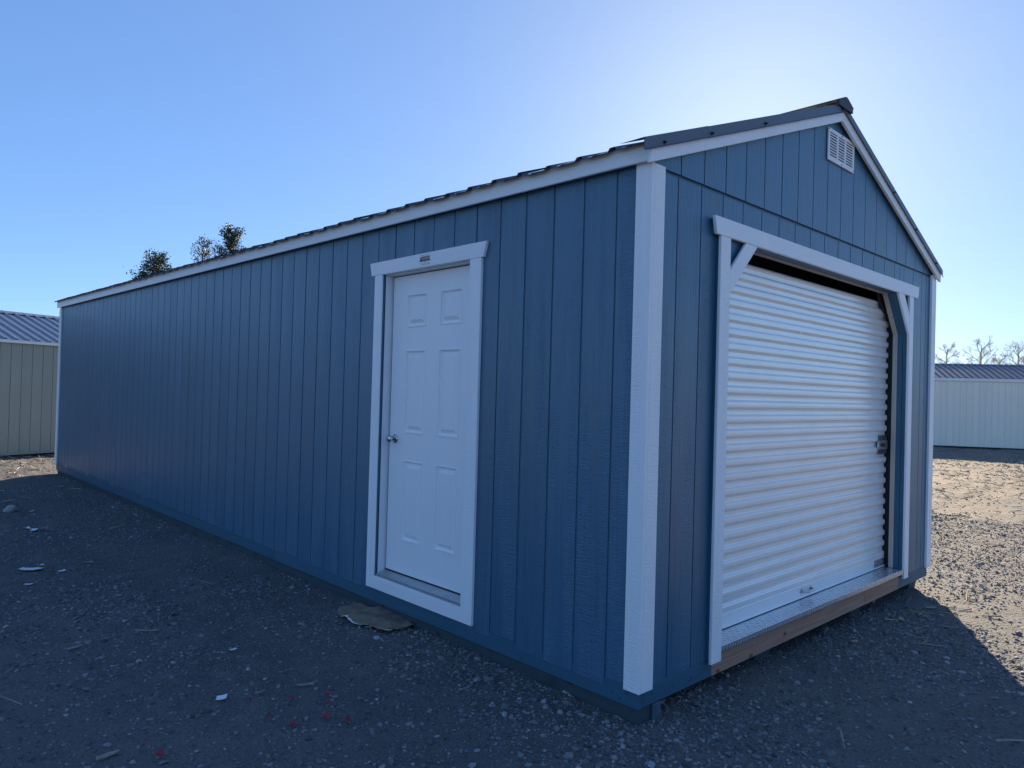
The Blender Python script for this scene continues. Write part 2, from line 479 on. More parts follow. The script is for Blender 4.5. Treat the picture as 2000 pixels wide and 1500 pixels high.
# ---- dry straw and splinters on the open, sunlit yard
n = 26000
rr = np.sqrt(rng.uniform(4.0 ** 2, 30.0 ** 2, n)); aa = math.pi / 2 + YAW + rng.uniform(-1, 1, n) * math.radians(46)
sx0 = CAM.x + rr * np.cos(aa); sy0 = CAM.y + rr * np.sin(aa)
ok = ~((sx0 > -0.1) & (sx0 < 4.3) & (sy0 > -0.1) & (sy0 < 12.3))
ok &= rng.uniform(0, 1, n) < np.where(sx0 > 2.5, 1.0, np.where(sy0 > 10, 0.8, 0.10)) * np.clip(vnoise(sx0 * 0.7, sy0 * 0.7, 31) * 1.5 - 0.2, 0.1, 1)
sx0 = sx0[ok]; sy0 = sy0[ok]; n = len(sx0)
ln = rng.uniform(0.02, 0.09, n); wd = rng.uniform(0.0015, 0.005, n) * (1 + rr[ok] / 12); th = rng.uniform(0, np.pi, n); tz = rng.normal(0, 0.2, n)
dx = np.cos(th) * ln; dy = np.sin(th) * ln; ex = -np.sin(th) * wd; ey = np.cos(th) * wd
z0_ = ground_z(sx0, sy0) + 0.006 + np.abs(tz) * ln
P0 = np.stack([sx0 - dx, sy0 - dy, z0_ - tz * ln], 1); P1 = np.stack([sx0 + dx, sy0 + dy, z0_ + tz * ln], 1)
E0 = np.stack([ex, ey, np.zeros(n)], 1); UP = np.stack([np.zeros(n), np.zeros(n), wd * 1.2], 1)
SV = np.stack([P0 - E0, P0 + E0, P0 + UP, P1 - E0 * 0.5, P1 + E0 * 0.5, P1 + UP * 0.5], 1).reshape(-1, 3)
base = (np.arange(n) * 6)[:, None, None]
SF = (np.array([(0, 1, 4), (0, 4, 3), (1, 2, 5), (1, 5, 4), (2, 0, 3), (2, 3, 5)])[None] + base).reshape(-1, 3)
m_straw = plain('dry_straw', (0.36, 0.28, 0.18), 0.8, var=0.35, nscale=3)
straw = obj('straw', np_mesh('straw', SV, SF), m_straw)
tag(straw, 'dry straw and splinters strewn over the sunlit yard', 'straw', kind='stuff')

# ================================================================== MAIN SHED
W, L = 4.26, 12.206
SP = 0.2192
AX = 2.128                       # ridge position across the gable
SL, SR = 0.369, 0.386            # roof slopes left and right of the ridge
GAP = 0.0085
def fas_bot(y): return 2.768 + 0.0078 * y
def roof_rise(y): return 0.0095 * y
def rake_low(x): return 3.561 - (SL if x < AX else SR) * abs(x - AX)
def roof_z(x, y=0): return 3.672 - (SL if x < AX else SR) * abs(x - AX) + roof_rise(y)

shed = empty('storage_shed')
tag(shed, 'large blue portable garage shed with white trim, walk-in door and roll-up door', 'shed')

# --- long wall siding, one board between grooves
DY0, DY1, DZT = 1.336, 2.314, 2.452
edges = [0.008] + [0.207 + SP * k for k in range(0, 55)]
edges = [e for e in edges if e < L - 0.03] + [L - 0.004]
board_cache = {}
for i in range(len(edges) - 1):
    y0, y1 = edges[i] + GAP / 2 + 0.004 * (i % 6 == 4), edges[i + 1] - GAP / 2
    ym = (y0 + y1) / 2
    zt = fas_bot(ym) + 0.05
    inside0 = DY0 < y0 < DY1; inside1 = DY0 < y1 < DY1
    if not inside0 and not inside1:
        if abs(y1 - y0 - (SP - GAP)) < 1e-4:
            if 'full' not in board_cache:
                board_cache['full'] = MB().prism([(-(y1 - y0) / 2 + 0.0015, -1.3), ((y1 - y0) / 2 - 0.0015, -1.3), ((y1 - y0) / 2 - 0.0015, 1.36), (-(y1 - y0) / 2 + 0.0015, 1.36)], 'x', 0.0, 0.0105).mesh('siding_board', 0.002)
            obj('siding_board', board_cache['full'], m_blue, shed, (0, ym, 1.5 + (zt - 2.86)))
        else:
            part('siding_board', MB().box(0, 0.0105, y0, y1, 0.2, zt), m_blue, shed, 0.002)
    else:
        if inside0 and inside1:
            poly = [(y0, DZT), (y1, DZT), (y1, zt), (y0, zt)]
        elif inside1:
            poly = [(y0, 0.2), (DY0, 0.2), (DY0, DZT), (y1, DZT), (y1, zt), (y0, zt)]
        else:
            poly = [(y0, DZT), (DY1, DZT), (DY1, 0.2), (y1, 0.2), (y1, zt), (y0, zt)]
        part('siding_board', MB().prism(poly, 'x', 0.0, 0.0105), m_blue, shed)
# sheathing behind the grooves
part('sheathing', MB().prism([(0.02, 0.2), (DY0 - 0.0, 0.2), (DY0 - 0.0, DZT), (DY1, DZT), (DY1, 0.2), (L - 0.01, 0.2), (L - 0.01, fas_bot(L) + 0.04), (0.02, fas_bot(0) + 0.04)], 'x', 0.0062, 0.03), m_blue_flat, shed)

# --- gable siding
OXL, OXR, OZ = 0.705, 3.56, 2.517
CL, CR = 1.01, 3.30
def open_bot(x):
    if x < CL: return 2.21 + (x - OXL) / (CL - OXL) * (OZ - 2.21)
    if x > CR: return OZ - (x - CR) / (OXR - CR) * (OZ - 2.20)
    return OZ
def gable_poly(x0, x1, zb, top):
    pts = [(x0, top(x0)), ]
    if x0 < AX < x1: pts.append((AX, top(AX)))
    pts.append((x1, top(x1)))
    bot = []
    xs = sorted({x0, x1} | {c for c in (OXL, CL, CR, OXR) if x0 < c < x1})
    for x in xs:
        if x == OXL: bot += [(x, zb), (x, open_bot(x))]
        elif x == OXR: bot += [(x, open_bot(x)), (x, zb)]
        elif OXL < x < OXR: bot.append((x, open_bot(x)))
        else: bot.append((x, zb))
    return pts + bot[::-1]
gl = [0.008] + [0.236 + SP * k for k in range(0, 18)] + [4.075, W - 0.008]
gl = sorted(gl)
gl.insert(gl.index(min(gl, key=lambda v: abs(v - 3.305))) + 1, 3.43)
gl = sorted(set(gl))
for i in range(len(gl) - 1):
    x0, x1 = gl[i] + GAP / 2, gl[i + 1] - GAP / 2
    if x1 - x0 < 0.02: continue
    part('siding_board', MB().prism(gable_poly(x0, x1, 0.2, lambda x: 2.752), 'y', 0.0, 0.0105), m_blue, shed)
part('sheathing', MB().prism(gable_poly(0.012, W - 0.012, 0.2, lambda x: rake_low(x) + 0.04), 'y', 0.0062, 0.03), m_blue_flat, shed)
gu = [0.0] + [0.247 + SP * k for k in range(0, 19)] + [W]
for i in range(len(gu) - 1):
    x0, x1 = gu[i] + GAP / 2, gu[i + 1] - GAP / 2
    top = lambda x: rake_low(x) + 0.03
    zb = 2.767
    poly = [(x0, zb), (x1, zb), (x1, max(zb + 0.005, top(x1)))]
    if x0 < AX < x1: poly.append((AX, top(AX)))
    poly.append((x0, max(zb + 0.005, top(x0))))
    part('siding_board', MB().prism(poly, 'y', -0.008, 0.0095), m_blue, shed)

# --- plain far walls
part('back_wall', MB().box(W - 0.03, W, 0.035, L, 0.2, 2.86), m_blue, shed)
part('end_wall', MB().prism([(0.035, 0.2), (W - 0.035, 0.2), (W - 0.035, rake_low(W) + 0.14), (AX, rake_low(AX) + 0.14), (0.035, rake_low(0.035) + 0.14)], 'y', L - 0.03, L - 0.012), m_blue, shed)
part('floor', MB().box(0.032, W - 0.032, 0.05, L - 0.032, 0.2, 0.225), m_inner, shed)

# --- corner trim
T = 0.022; CW = 0.097
zb = 0.187
part('corner_trim', MB().box(-T, -0.0005, -T, CW - T, zb, fas_bot(0) + 0.03), m_white_z, shed, 0.0025)
part('corner_trim', MB().box(0.0, CW - 0.005, -T, -0.0005, zb, 2.77), m_white_z, shed, 0.0025)
part('corner_trim', MB().box(W - CW + 0.01, W + 0.0, -T, -0.0005, zb, 2.775), m_white_z, shed, 0.0025)
part('corner_trim', MB().box(W + 0.0005, W + T, -T, CW - T, zb, 2.775), m_white_z, shed, 0.0025)
part('corner_trim', MB().box(-T, -0.0005, L - CW, L + T, zb, fas_bot(L) + 0.03), m_white_z, shed, 0.0025)

# --- rim boards under the siding
for (a, c) in ((0.004, 3.921), (3.927, 8.034), (8.040, L - 0.006)):
    part('rim_board', MB().box(0.003, 0.040, a, c, 0.100, 0.1985), m_blue_rim, shed, 0.002)
part('rim_board', MB().box(0.041, 0.672, 0.003, 0.040, 0.100, 0.1985), m_blue_rim_x, shed, 0.002)
part('rim_board', MB().box(3.545, W - 0.003, 0.003, 0.040, 0.100, 0.1985), m_blue_rim_x, shed, 0.002)
part('sill_beam', MB().box(0.674, 3.543, 0.001, 0.040, 0.100, 0.2275), m_sillwood, shed, 0.002, label='bare lumber beam under the roll-up door sill')
part('rim_board', MB().box(W - 0.040, W - 0.003, 0.041, L - 0.006, 0.100, 0.1985), m_blue_rim, shed)

# --- nail heads that show in the rim and trim boards
nail = MB().tube([(0, 0, 0), (-0.0012, 0, 0)], 0.0042, 8).mesh('nail_head'); nail_g = MB().tube([(0, 0, 0), (0, -0.0012, 0)], 0.0042, 8).mesh('nail_head')
for y in (0.06, 0.075, 0.11, 0.16, 0.41, 0.82, 1.22, 1.63, 2.04, 2.44, 2.9, 3.4, 3.86, 3.98, 4.6, 5.3, 6.1):
    obj('nail_head', nail, m_screw, shed, (0.0025, y, 0.149 + 0.028 * math.sin(y * 37)))
for x in (0.12, 0.30, 0.46, 0.47, 0.60, 3.62, 3.85, 4.08, 4.18):
    obj('nail_head', nail_g, m_screw, shed, (x, 0.0025, 0.149 + 0.028 * math.sin(x * 53)))

# --- runners (skids)
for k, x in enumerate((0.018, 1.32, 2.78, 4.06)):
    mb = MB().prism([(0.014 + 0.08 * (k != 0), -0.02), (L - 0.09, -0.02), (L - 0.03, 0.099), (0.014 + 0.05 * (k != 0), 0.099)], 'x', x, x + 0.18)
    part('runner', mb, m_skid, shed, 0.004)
mb = MB().prism([(0.0, -0.012), (0.075, -0.015), (0.10, 0.02), (0.085, 0.060), (0.092, 0.097), (0.0, 0.097)], 'y', -0.004, 0.0135)
mb.v = [(x * 0.75 + 0.125, y, z) for x, y, z in mb.v]
part('runner_end', mb, m_skid_blue, shed, 0.004, label='blue oversprayed splintered runner end')

# --- eaves
for (a, c) in ((-0.028, 5.343), (5.347, 7.43), (7.434, L + 0.05)):
    mb = MB().add([(-0.055, a, fas_bot(a)), (-0.036, a, fas_bot(a)), (-0.036, c, fas_bot(c)), (-0.055, c, fas_bot(c)),
                   (-0.055, a, 2.864 + roof_rise(a)), (-0.036, a, 2.864 + roof_rise(a)), (-0.036, c, 2.864 + roof_rise(c)), (-0.055, c, 2.864 + roof_rise(c))],
                  [(0, 3, 2, 1), (4, 5, 6, 7), (0, 1, 5, 4), (1, 2, 6, 5), (2, 3, 7, 6), (3, 0, 4, 7)])
    part('fascia_board', mb, m_white_y, shed, 0.0025)
mb = MB().add([(-0.0355, -0.02, fas_bot(0) + 0.035), (0.03, -0.02, fas_bot(0) + 0.035), (0.03, L, fas_bot(L) + 0.035), (-0.0355, L, fas_bot(L) + 0.035),
               (-0.0355, -0.02, 2.86), (0.03, -0.02, 2.86), (0.03, L, 2.86 + roof_rise(L)), (-0.0355, L, 2.86 + roof_rise(L))],
              [(0, 3, 2, 1), (4, 5, 6, 7), (0, 1, 5, 4), (1, 2, 6, 5), (2, 3, 7, 6), (3, 0, 4, 7)])
part('soffit', mb, m_blue_flat, shed)
# far-side fascia
mb = MB().box(W + 0.03, W + 0.05, -0.025, L + 0.04, 2.75, 2.84)
part('fascia_board', mb, m_white_y, shed, 0.0025)

# --- rake boards on the gable
xe = -0.075
part('rake_board', MB().prism([(xe, rake_low(xe)), (AX - 0.001, rake_low(AX)), (AX - 0.001, rake_low(AX) + 0.105), (xe, rake_low(xe) + 0.105)], 'y', -0.050, -0.0285), m_white_x, shed, 0.0025)
xr = W + 0.045
part('rake_board', MB().prism([(AX + 0.001, rake_low(AX)), (xr, rake_low(xr)), (xr, rake_low(xr) + 0.105), (AX + 0.001, rake_low(AX) + 0.105)], 'y', -0.050, -0.0285), m_white_x, shed, 0.0025)
part('rake_soffit', MB().prism([(-0.034, rake_low(-0.034) + 0.03), (AX, rake_low(AX) + 0.03), (W + 0.028, rake_low(W + 0.028) + 0.03), (W + 0.028, rake_low(W + 0.028) + 0.10), (AX, rake_low(AX) + 0.10), (-0.034, rake_low(-0.034) + 0.10)], 'y', -0.0283, 0.012), m_blue_flat, shed)

# --- flashing: front flange, hem and top flange
def flashing(x0, x1, dz=0.0, yf=-0.0535):
    mb = MB()
    lo, hi = 0.070 + dz, 0.127 + dz
    mb.add([(x0, yf, rake_low(x0) + lo), (x1, yf, rake_low(x1) + lo), (x1, yf, rake_low(x1) + hi), (x0, yf, rake_low(x0) + hi),
            (x0, yf + 0.0025, rake_low(x0) + lo), (x1, yf + 0.0025, rake_low(x1) + lo), (x1, 0.10, rake_low(x1) + hi), (x0, 0.10, rake_low(x0) + hi),
            (x0, yf + 0.0025, rake_low(x0) + hi - 0.003), (x1, yf + 0.0025, rake_low(x1) + hi - 0.003),
            (x0, yf - 0.010, rake_low(x0) + lo - 0.008), (x1, yf - 0.010, rake_low(x1) + lo - 0.008)],
           [(0, 1, 2, 3), (3, 2, 6, 7), (8, 9, 5, 4), (0, 1, 11, 10), (4, 5, 11, 10)])
    return mb
for (a, c, d) in ((-0.135, 0.415, 0.0), (0.405, AX, -0.002)):
    part('rake_flashing', flashing(a, c, d, -0.0535 - 0.002 * (a < 0)), m_trimmetal, shed)
part('rake_flashing', flashing(AX, W + 0.085, 0.0), m_trimmetal, shed)
for (x, z) in ((0.025, 2.854), (0.452, 3.007), (1.029, 3.232), (2.10, 3.645), (3.096, 3.231), (3.611, 3.065), (4.139, 2.868)):
    z = rake_low(x) + 0.083
    mb = MB().tube([(x, -0.0535, z), (x, -0.0585, z)], 0.010, 8).tube([(x, -0.0585, z), (x, -0.068, z)], 0.0055, 6)
    part('screw', mb, m_screw, shed)

# --- ribbed steel roof panels
def panel_mesh(name, slope, sgn, run, wid=0.9144, rib=0.019):
    prof = []
    y = 0.0
    for k in range(4):
        y = k * wid / 4
        prof += [(y, rib), (y + 0.014, rib), (y + 0.030, 0.0), (y + 0.105, 0.0), (y + 0.110, 0.004), (y + 0.125, 0.004), (y + 0.130, 0.0), (y + wid / 4 - 0.030, 0.0), (y + wid / 4 - 0.014, rib)]
    prof += [(wid + 0.006, rib)]
    mb = MB(); n = len(prof)
    vs = []
    for (u, w) in ((0.0, 0.0), (run, -slope * run)):
        for (yy, h) in prof: vs.append((sgn * u, yy, h + w))
        for (yy, h) in prof: vs.append((sgn * u, yy, h + w - 0.0015))
    fs = []
    for i in range(n - 1):
        fs += [(i, i + 1, 2 * n + i + 1, 2 * n + i), (n + i + 1, n + i, 3 * n + i, 3 * n + i + 1), (2 * n + i, 2 * n + i + 1, 3 * n + i + 1, 3 * n + i), (i + 1, i, n + i, n + i + 1)]
    mb.add(vs, fs)
    return mb.mesh(name)
PWD = (L + 0.105) / 14
pl = panel_mesh('roof_panel', SL, -1, AX + 0.098, PWD)
pr = panel_mesh('roof_panel', SR, 1, W - AX + 0.09, PWD)
for k in range(14):
    y = -0.050 + k * PWD
    obj('roof_panel', pl, m_roof, shed, (AX, y, 3.666 + roof_rise(y) + 0.0005 * (k % 2)))
    obj('roof_panel', pr, m_roof, shed, (AX, y, 3.666 + roof_rise(y) + 0.0005 * (k % 2)))
# roof deck keeps the inside dark
mb = MB()
for (xa, xb) in ((-0.034, AX), (AX, W + 0.028)):
    mb.prism([(xa, roof_z(xa) - 0.035), (xb, roof_z(xb) - 0.035), (xb, roof_z(xb) - 0.022), (xa, roof_z(xa) - 0.022)], 'y', 0.013, L)
mb.v = [(x, y, z + roof_rise(y)) for x, y, z in mb.v]
part('roof_deck', mb, m_inner, shed)
y0, y1 = -0.072, L + 0.05
mb = MB()
cap = [(-0.125, -0.046), (-0.022, -0.004), (0, 0.0), (0.022, -0.004), (0.12, -0.046)]
vs = []
for yy in (y0, y1):
    for dx, dz in cap: vs.append((AX + dx, yy, 3.722 + dz + roof_rise(yy)))
    for dx, dz in cap: vs.append((AX + dx, yy, 3.722 + dz - 0.002 + roof_rise(yy)))
fs = []
for i in range(4):
    fs += [(i, i + 1, 10 + i + 1, 10 + i), (5 + i, 15 + i, 15 + i + 1, 5 + i + 1), (i, 5 + i, 5 + i + 1, i + 1)]
fs += [(0, 10, 15, 5), (4, 9, 19, 14)]
part('ridge_cap', mb.add(vs, fs), m_trimmetal, shed)
# dark filler under the cap end, added and shaped to block sun there
part('ridge_closure', MB().prism([(AX - 0.118, 3.640), (AX + 0.113, 3.640), (AX + 0.113, 3.6735), (AX + 0.022, 3.7145), (AX, 3.7185), (AX - 0.022, 3.7145), (AX - 0.118, 3.6745)], 'y', -0.0700, -0.052), m_screw, shed)

# --- gable vent
VX0, VX1, VZ0, VZ1 = 1.968, 2.406, 3.268, 3.487
vent = part('gable_vent', MB().box(VX0 + 0.01, VX1 - 0.01, -0.0125, -0.0085, VZ0 + 0.01, VZ1 - 0.01), m_black, shed, label='white louvred vent plate high on the gable')  # this backing is black to stand in for shade between the slats
vo = Vector(vent.location)
def vpart(name, mb, mat, kind=None, smooth=False):
    mb.v = [(x - vo.x, y - vo.y, z - vo.z) for x, y, z in mb.v]
    vs = np.array(mb.v); c = (vs.min(0) + vs.max(0)) / 2
    mb.v = [tuple(p) for p in vs - c]
    o = obj(name, mb.mesh(name, 0, smooth), mat, vent, tuple(c))
    if kind: o['kind'] = kind
    return o
cols = [(VX0 + 0.026, VX0 + 0.144), (VX0 + 0.166, VX0 + 0.272), (VX0 + 0.294, VX1 - 0.026)]
mb = MB()
yv0, yv1 = -0.020, -0.0128
mb.box(VX0, VX1, yv0, yv1, VZ1 - 0.024, VZ1).box(VX0, VX1, yv0, yv1, VZ0, VZ0 + 0.024)
xs = [VX0, cols[0][0], cols[0][1], cols[1][0], cols[1][1], cols[2][0], cols[2][1], VX1]
for a in range(0, 8, 2): mb.box(xs[a], xs[a + 1], yv0, yv1, VZ0 + 0.024, VZ1 - 0.024)
vpart('vent_frame', mb, m_vent)
for (a, c) in cols:
    mb = MB(); n = 9; h = (VZ1 - VZ0 - 0.048) / n
    for k in range(n):
        z = VZ0 + 0.024 + k * h
        mb.add([(a, -0.0170, z + 0.001), (c, -0.0170, z + 0.001), (c, -0.0140, z + h * 0.56), (a, -0.0140, z + h * 0.56),
                (a, -0.0195, z + 0.0012), (c, -0.0195, z + 0.0012), (c, -0.0188, z + h * 0.56), (a, -0.0188, z + h * 0.56)],
               [(0, 1, 2, 3), (4, 7, 6, 5), (0, 4, 5, 1), (3, 2, 6, 7)])
    vpart('louvre_bank', mb, m_vent, 'stuff')
for (x, z) in (((VX0 + VX1) / 2, VZ1 - 0.011), ((VX0 + VX1) / 2, VZ0 + 0.011), (VX0 + 0.01, VZ1 - 0.01), (VX1 - 0.01, VZ0 + 0.01)):
    vpart('vent_screw', MB().tube([(x, -0.020, z), (x, -0.0225, z)], 0.0045, 8), m_screw)

# --- walk-in door: casing
def px(name, mb, mat, bevel=0.0025, **k): return part(name, mb, mat, shed, bevel, **k)
px('door_casing', MB().prism([(1.211, 2.450), (2.448, 2.450), (2.474, 2.546), (1.183, 2.546)], 'x', -0.024, -0.0006), m_white_y)
px('door_casing', MB().box(-0.0225, -0.008, 2.314, 2.407, 0.2032, 2.4495), m_white_z)
px('door_casing', MB().box(-0.0225, -0.0006, 1.229, 1.336, 0.2032, 2.4495), m_white_z)
px('door_casing', MB().box(-0.0225, -0.0006, 1.3365, 2.3135, 0.2032, 0.2925), m_white_y)
px('casing_furring', MB().box(-0.0078, -0.0004, 2.3145, 2.400, 0.21, 2.448), m_blue_flat, 0)
# frame (jambs, head) and threshold
px('door_jamb', MB().box(0.0135, 0.105, 2.306, 2.345, 0.295, 2.475), m_frame, 0.002)
px('door_jamb', MB().box(0.0135, 0.105, 1.315, 1.353, 0.295, 2.475), m_frame, 0.002)
px('door_head', MB().box(0.0135, 0.105, 1.3535, 2.3055, 2.4435, 2.475), m_frame, 0.002)
px('door_head', MB().box(-0.001, 0.013, 1.3365, 2.3135, 2.4515, 2.478), m_frame, 0.002)
thr = px('threshold', MB().prism([(-0.004, 0.2935), (0.102, 0.2935), (0.102, 0.329), (0.066, 0.329), (0.056, 0.3235), (0.010, 0.308), (-0.004, 0.304)], 'y', 1.3537, 2.3055), m_sill, 0.001)
for zz, xx in ((0.3065, -0.0055), (0.2985, -0.0055)):
    o = obj('threshold_rib', MB().box(-0.0015, 0.0013, -0.474, 0.474, -0.0022, 0.0022), m_sill, thr, (xx - thr.location.x, 0, zz - thr.location.z))
part('leaf_gap_backing', MB().box(0.106, 0.13, 1.34, 2.32, 0.3, 2.46), m_black, shed)  # black sheet behind the leaf, painted in for the shade in its gaps
px('weather_strip', MB().box(0.080, 0.090, 2.2905, 2.3055, 0.33, 2.443), m_black, 0)
px('weather_strip', MB().box(0.072, 0.082, 1.3535, 2.2985, 2.4375, 2.4432), m_black, 0)
px('weather_strip', MB().box(0.066, 0.080, 1.3535, 2.2985, 0.3295, 0.3375), m_black, 0)
# leaf: face plane with six moulded panels
XF = 0.070
door = empty('door'); door.parent = shed; door.location = (XF, 1.83, 0.338)
door['label'] = 'white six-panel walk-in door with round knob'
def dpart(name, mb, mat, bevel=0, smooth=False):
    mb.v = [(x - XF, y - 1.83, z - 0.338) for x, y, z in mb.v]
    return part(name, mb, mat, door, bevel, smooth)
LY0, LY1, LZ0, LZ1 = 1.360, 2.290, 0.3385, 2.437
pcols = [(1.510, 1.741), (1.887, 2.119)]
prows = [(0.565, 1.134), (1.320, 1.909), (2.067, 2.302)]
ys = [LY0, *pcols[0], *pcols[1], LY1]; zs = [LZ0, *prows[0], *prows[1], *prows[2], LZ1]
mb = MB()
for i in range(len(ys) - 1):
    for j in range(len(zs) - 1):
        if i % 2 == 1 and j % 2 == 1: continue
        mb.add([(XF, ys[i], zs[j]), (XF, ys[i], zs[j + 1]), (XF, ys[i + 1], zs[j + 1]), (XF, ys[i + 1], zs[j])], [(0, 1, 2, 3)])
mb.add([(XF, LY0, LZ0), (XF, LY1, LZ0), (XF, LY1, LZ1), (XF, LY0, LZ1), (XF + 0.034, LY0, LZ0), (XF + 0.034, LY1, LZ0), (XF + 0.034, LY1, LZ1), (XF + 0.034, LY0, LZ1)],
       [(0, 1, 5, 4), (1, 2, 6, 5), (2, 3, 7, 6), (3, 0, 4, 7), (4, 5, 6, 7)])
dpart('door_skin', mb, m_door)
rings = [(0.0, 0.0), (0.003, -0.004), (0.010, -0.004), (0.014, 0.010), (0.022, 0.013), (0.029, 0.0125), (0.050, 0.001), (0.053, -0.001)]
for (a0, a1) in pcols:
    for (z0, z1) in prows:
        mb = MB(); vs = []
        for (ins, dx) in rings:
            vs += [(XF + dx, a0 + ins, z0 + ins), (XF + dx, a1 - ins, z0 + ins), (XF + dx, a1 - ins, z1 - ins), (XF + dx, a0 + ins, z1 - ins)]
        fs = []
        for k in range(len(rings) - 1):
            for q in range(4): fs.append((4 * k + q, 4 * k + (q + 1) % 4, 4 * k + 4 + (q + 1) % 4, 4 * k + 4 + q))
        k = 4 * (len(rings) - 1); fs.append((k, k + 1, k + 2, k + 3))
        dpart('door_panel', mb.add(vs, fs), m_door)
# knob: rose, neck, ball
ky, kz = 2.222, 1.276
def lathe_x(prof, cy, cz, seg=20):
    mb = MB(); vs = []; fs = []
    for (x, r) in prof:
        for k in range(seg):
            t = 2 * math.pi * k / seg
            vs.append((x, cy + r * math.cos(t), cz + r * math.sin(t)))
    for i in range(len(prof) - 1):
        for k in range(seg): fs.append((i * seg + k, i * seg + (k + 1) % seg, (i + 1) * seg + (k + 1) % seg, (i + 1) * seg + k))
    fs.append(tuple(range(seg))); fs.append(tuple(range((len(prof) - 1) * seg, len(prof) * seg)))
    return mb.add(vs, fs)
dpart('rose', lathe_x([(XF, 0.033), (XF - 0.004, 0.033), (XF - 0.009, 0.027), (XF - 0.011, 0.016)], ky, kz), m_steel, 0, True)
dpart('knob', lathe_x([(XF - 0.010, 0.0115), (XF - 0.024, 0.0115), (XF - 0.030, 0.018), (XF - 0.038, 0.0245), (XF - 0.047, 0.0265), (XF - 0.056, 0.024), (XF - 0.062, 0.016), (XF - 0.0635, 0.006)], ky, kz), m_steel, 0, True)
dpart('keyhole', lathe_x([(XF - 0.0636, 0.0055), (XF - 0.0645, 0.0055)], ky, kz, 10), m_screw)

# --- maker's sticker on the door header (print unreadable in the picture: marks only)
def flat_mat(name, c, r=0.5): return plain(name, c, r, var=0.05)
m_stick = flat_mat('sticker_paper', (0.85, 0.87, 0.86))
m_olive = flat_mat('sticker_olive', (0.20, 0.20, 0.12)); m_dkgreen = flat_mat('sticker_dark_green', (0.03, 0.06, 0.06)); m_ink = flat_mat('sticker_ink', (0.10, 0.15, 0.19)); m_cream = flat_mat('sticker_cream', (0.55, 0.55, 0.42))
stx = -0.0247
st = part('sticker', MB().box(stx, stx + 0.0006, 1.735, 1.866, 2.459, 2.545), m_stick, shed, label='small printed maker sticker on the door header')
def spart(name, polys, mat, lift=0.0004):
    mb = MB()
    for p in polys: mb.prism([(-(a) + 1.866 - st.location.y, c + 2.459 - st.location.z) for a, c in p], 'x', stx - lift - st.location.x, stx - lift + 0.0003 - st.location.x)
    return obj(name, mb.mesh(name), mat, st)
R = lambda a, c, w, h: [(a, c), (a + w, c), (a + w, c + h), (a, c + h)]
spart('sticker_shed_mark', [[(0.022, 0.038), (0.118, 0.038), (0.118, 0.064), (0.030, 0.064), (0.020, 0.056)]], m_olive)
spart('sticker_gable_mark', [[(0.012, 0.036), (0.022, 0.038), (0.024, 0.058), (0.018, 0.062), (0.011, 0.052)]], m_dkgreen, 0.0006)
spart('sticker_ground_mark', [[(0.003, 0.036), (0.008, 0.031), (0.126, 0.031), (0.128, 0.038), (0.060, 0.040), (0.010, 0.038)]], m_dkgreen, 0.0008)
spart('sticker_window_mark', [R(0.034, 0.044, 0.002, 0.014), R(0.050, 0.044, 0.002, 0.014), R(0.034, 0.042, 0.018, 0.002), R(0.060, 0.042, 0.050, 0.002), R(0.070, 0.050, 0.014, 0.006), R(0.090, 0.050, 0.010, 0.006)], m_cream, 0.0007)
sc_ = [R(0.018 + 0.0085 * k, 0.068 + 0.0015 * (k % 3), 0.005, 0.003 + 0.003 * ((k * 7) % 3 == 0)) for k in range(11)]
spart('sticker_print', sc_ + [R(0.058, 0.025, 0.024, 0.002)] + [R(0.020 + 0.03 * (k % 3) + 0.002 * k, 0.020 - 0.0042 * (k // 3) - 0.001, 0.022, 0.0014) for k in range(12)], m_ink, 0.0005)

# --- roll-up door trim
px('garage_casing', MB().prism([(0.557, 2.5165), (3.757, 2.5165), (3.776, 2.614), (0.532, 2.614)], 'y', -0.040, -0.019), m_white_x)
def leg(x0, x1, zt=2.5160): return MB().box(x0, x1, -0.038, -0.019, 0.187, zt)
px('garage_casing', leg(0.603, 0.705), m_white_z)
px('garage_casing', leg(3.562, 3.655), m_white_z)
px('corner_brace', MB().prism([(0.7055, 2.205), (1.006, 2.5160), (0.875, 2.5160), (0.7055, 2.338)], 'y', -0.0375, -0.0195), m_white_z)
px('corner_brace', MB().prism([(3.5615, 2.195), (3.5615, 2.355), (3.440, 2.5160), (3.300, 2.5160)], 'y', -0.0375, -0.0195), m_white_z)
# blue furring that spaces the casing off the siding
px('garage_furring', MB().box(0.612, 0.705, -0.0188, -0.0005, 0.20, 2.513), m_blue_flat, 0)
px('garage_furring', MB().box(3.563, 3.645, -0.0188, -0.0005, 0.20, 2.513), m_blue_flat, 0)
px('garage_furring', MB().box(0.56, 3.75, -0.0188, -0.0005, 2.518, 2.606), m_blue_flat, 0)
px('garage_furring', MB().prism([(0.7055, 2.207), (1.004, 2.5165), (0.895, 2.5165), (0.7055, 2.320)], 'y', -0.0188, -0.0006), m_blue_flat, 0)
px('garage_furring', MB().prism([(3.5615, 2.197), (3.5615, 2.340), (3.425, 2.5165), (3.302, 2.5165)], 'y', -0.0188, -0.0006), m_blue_flat, 0)

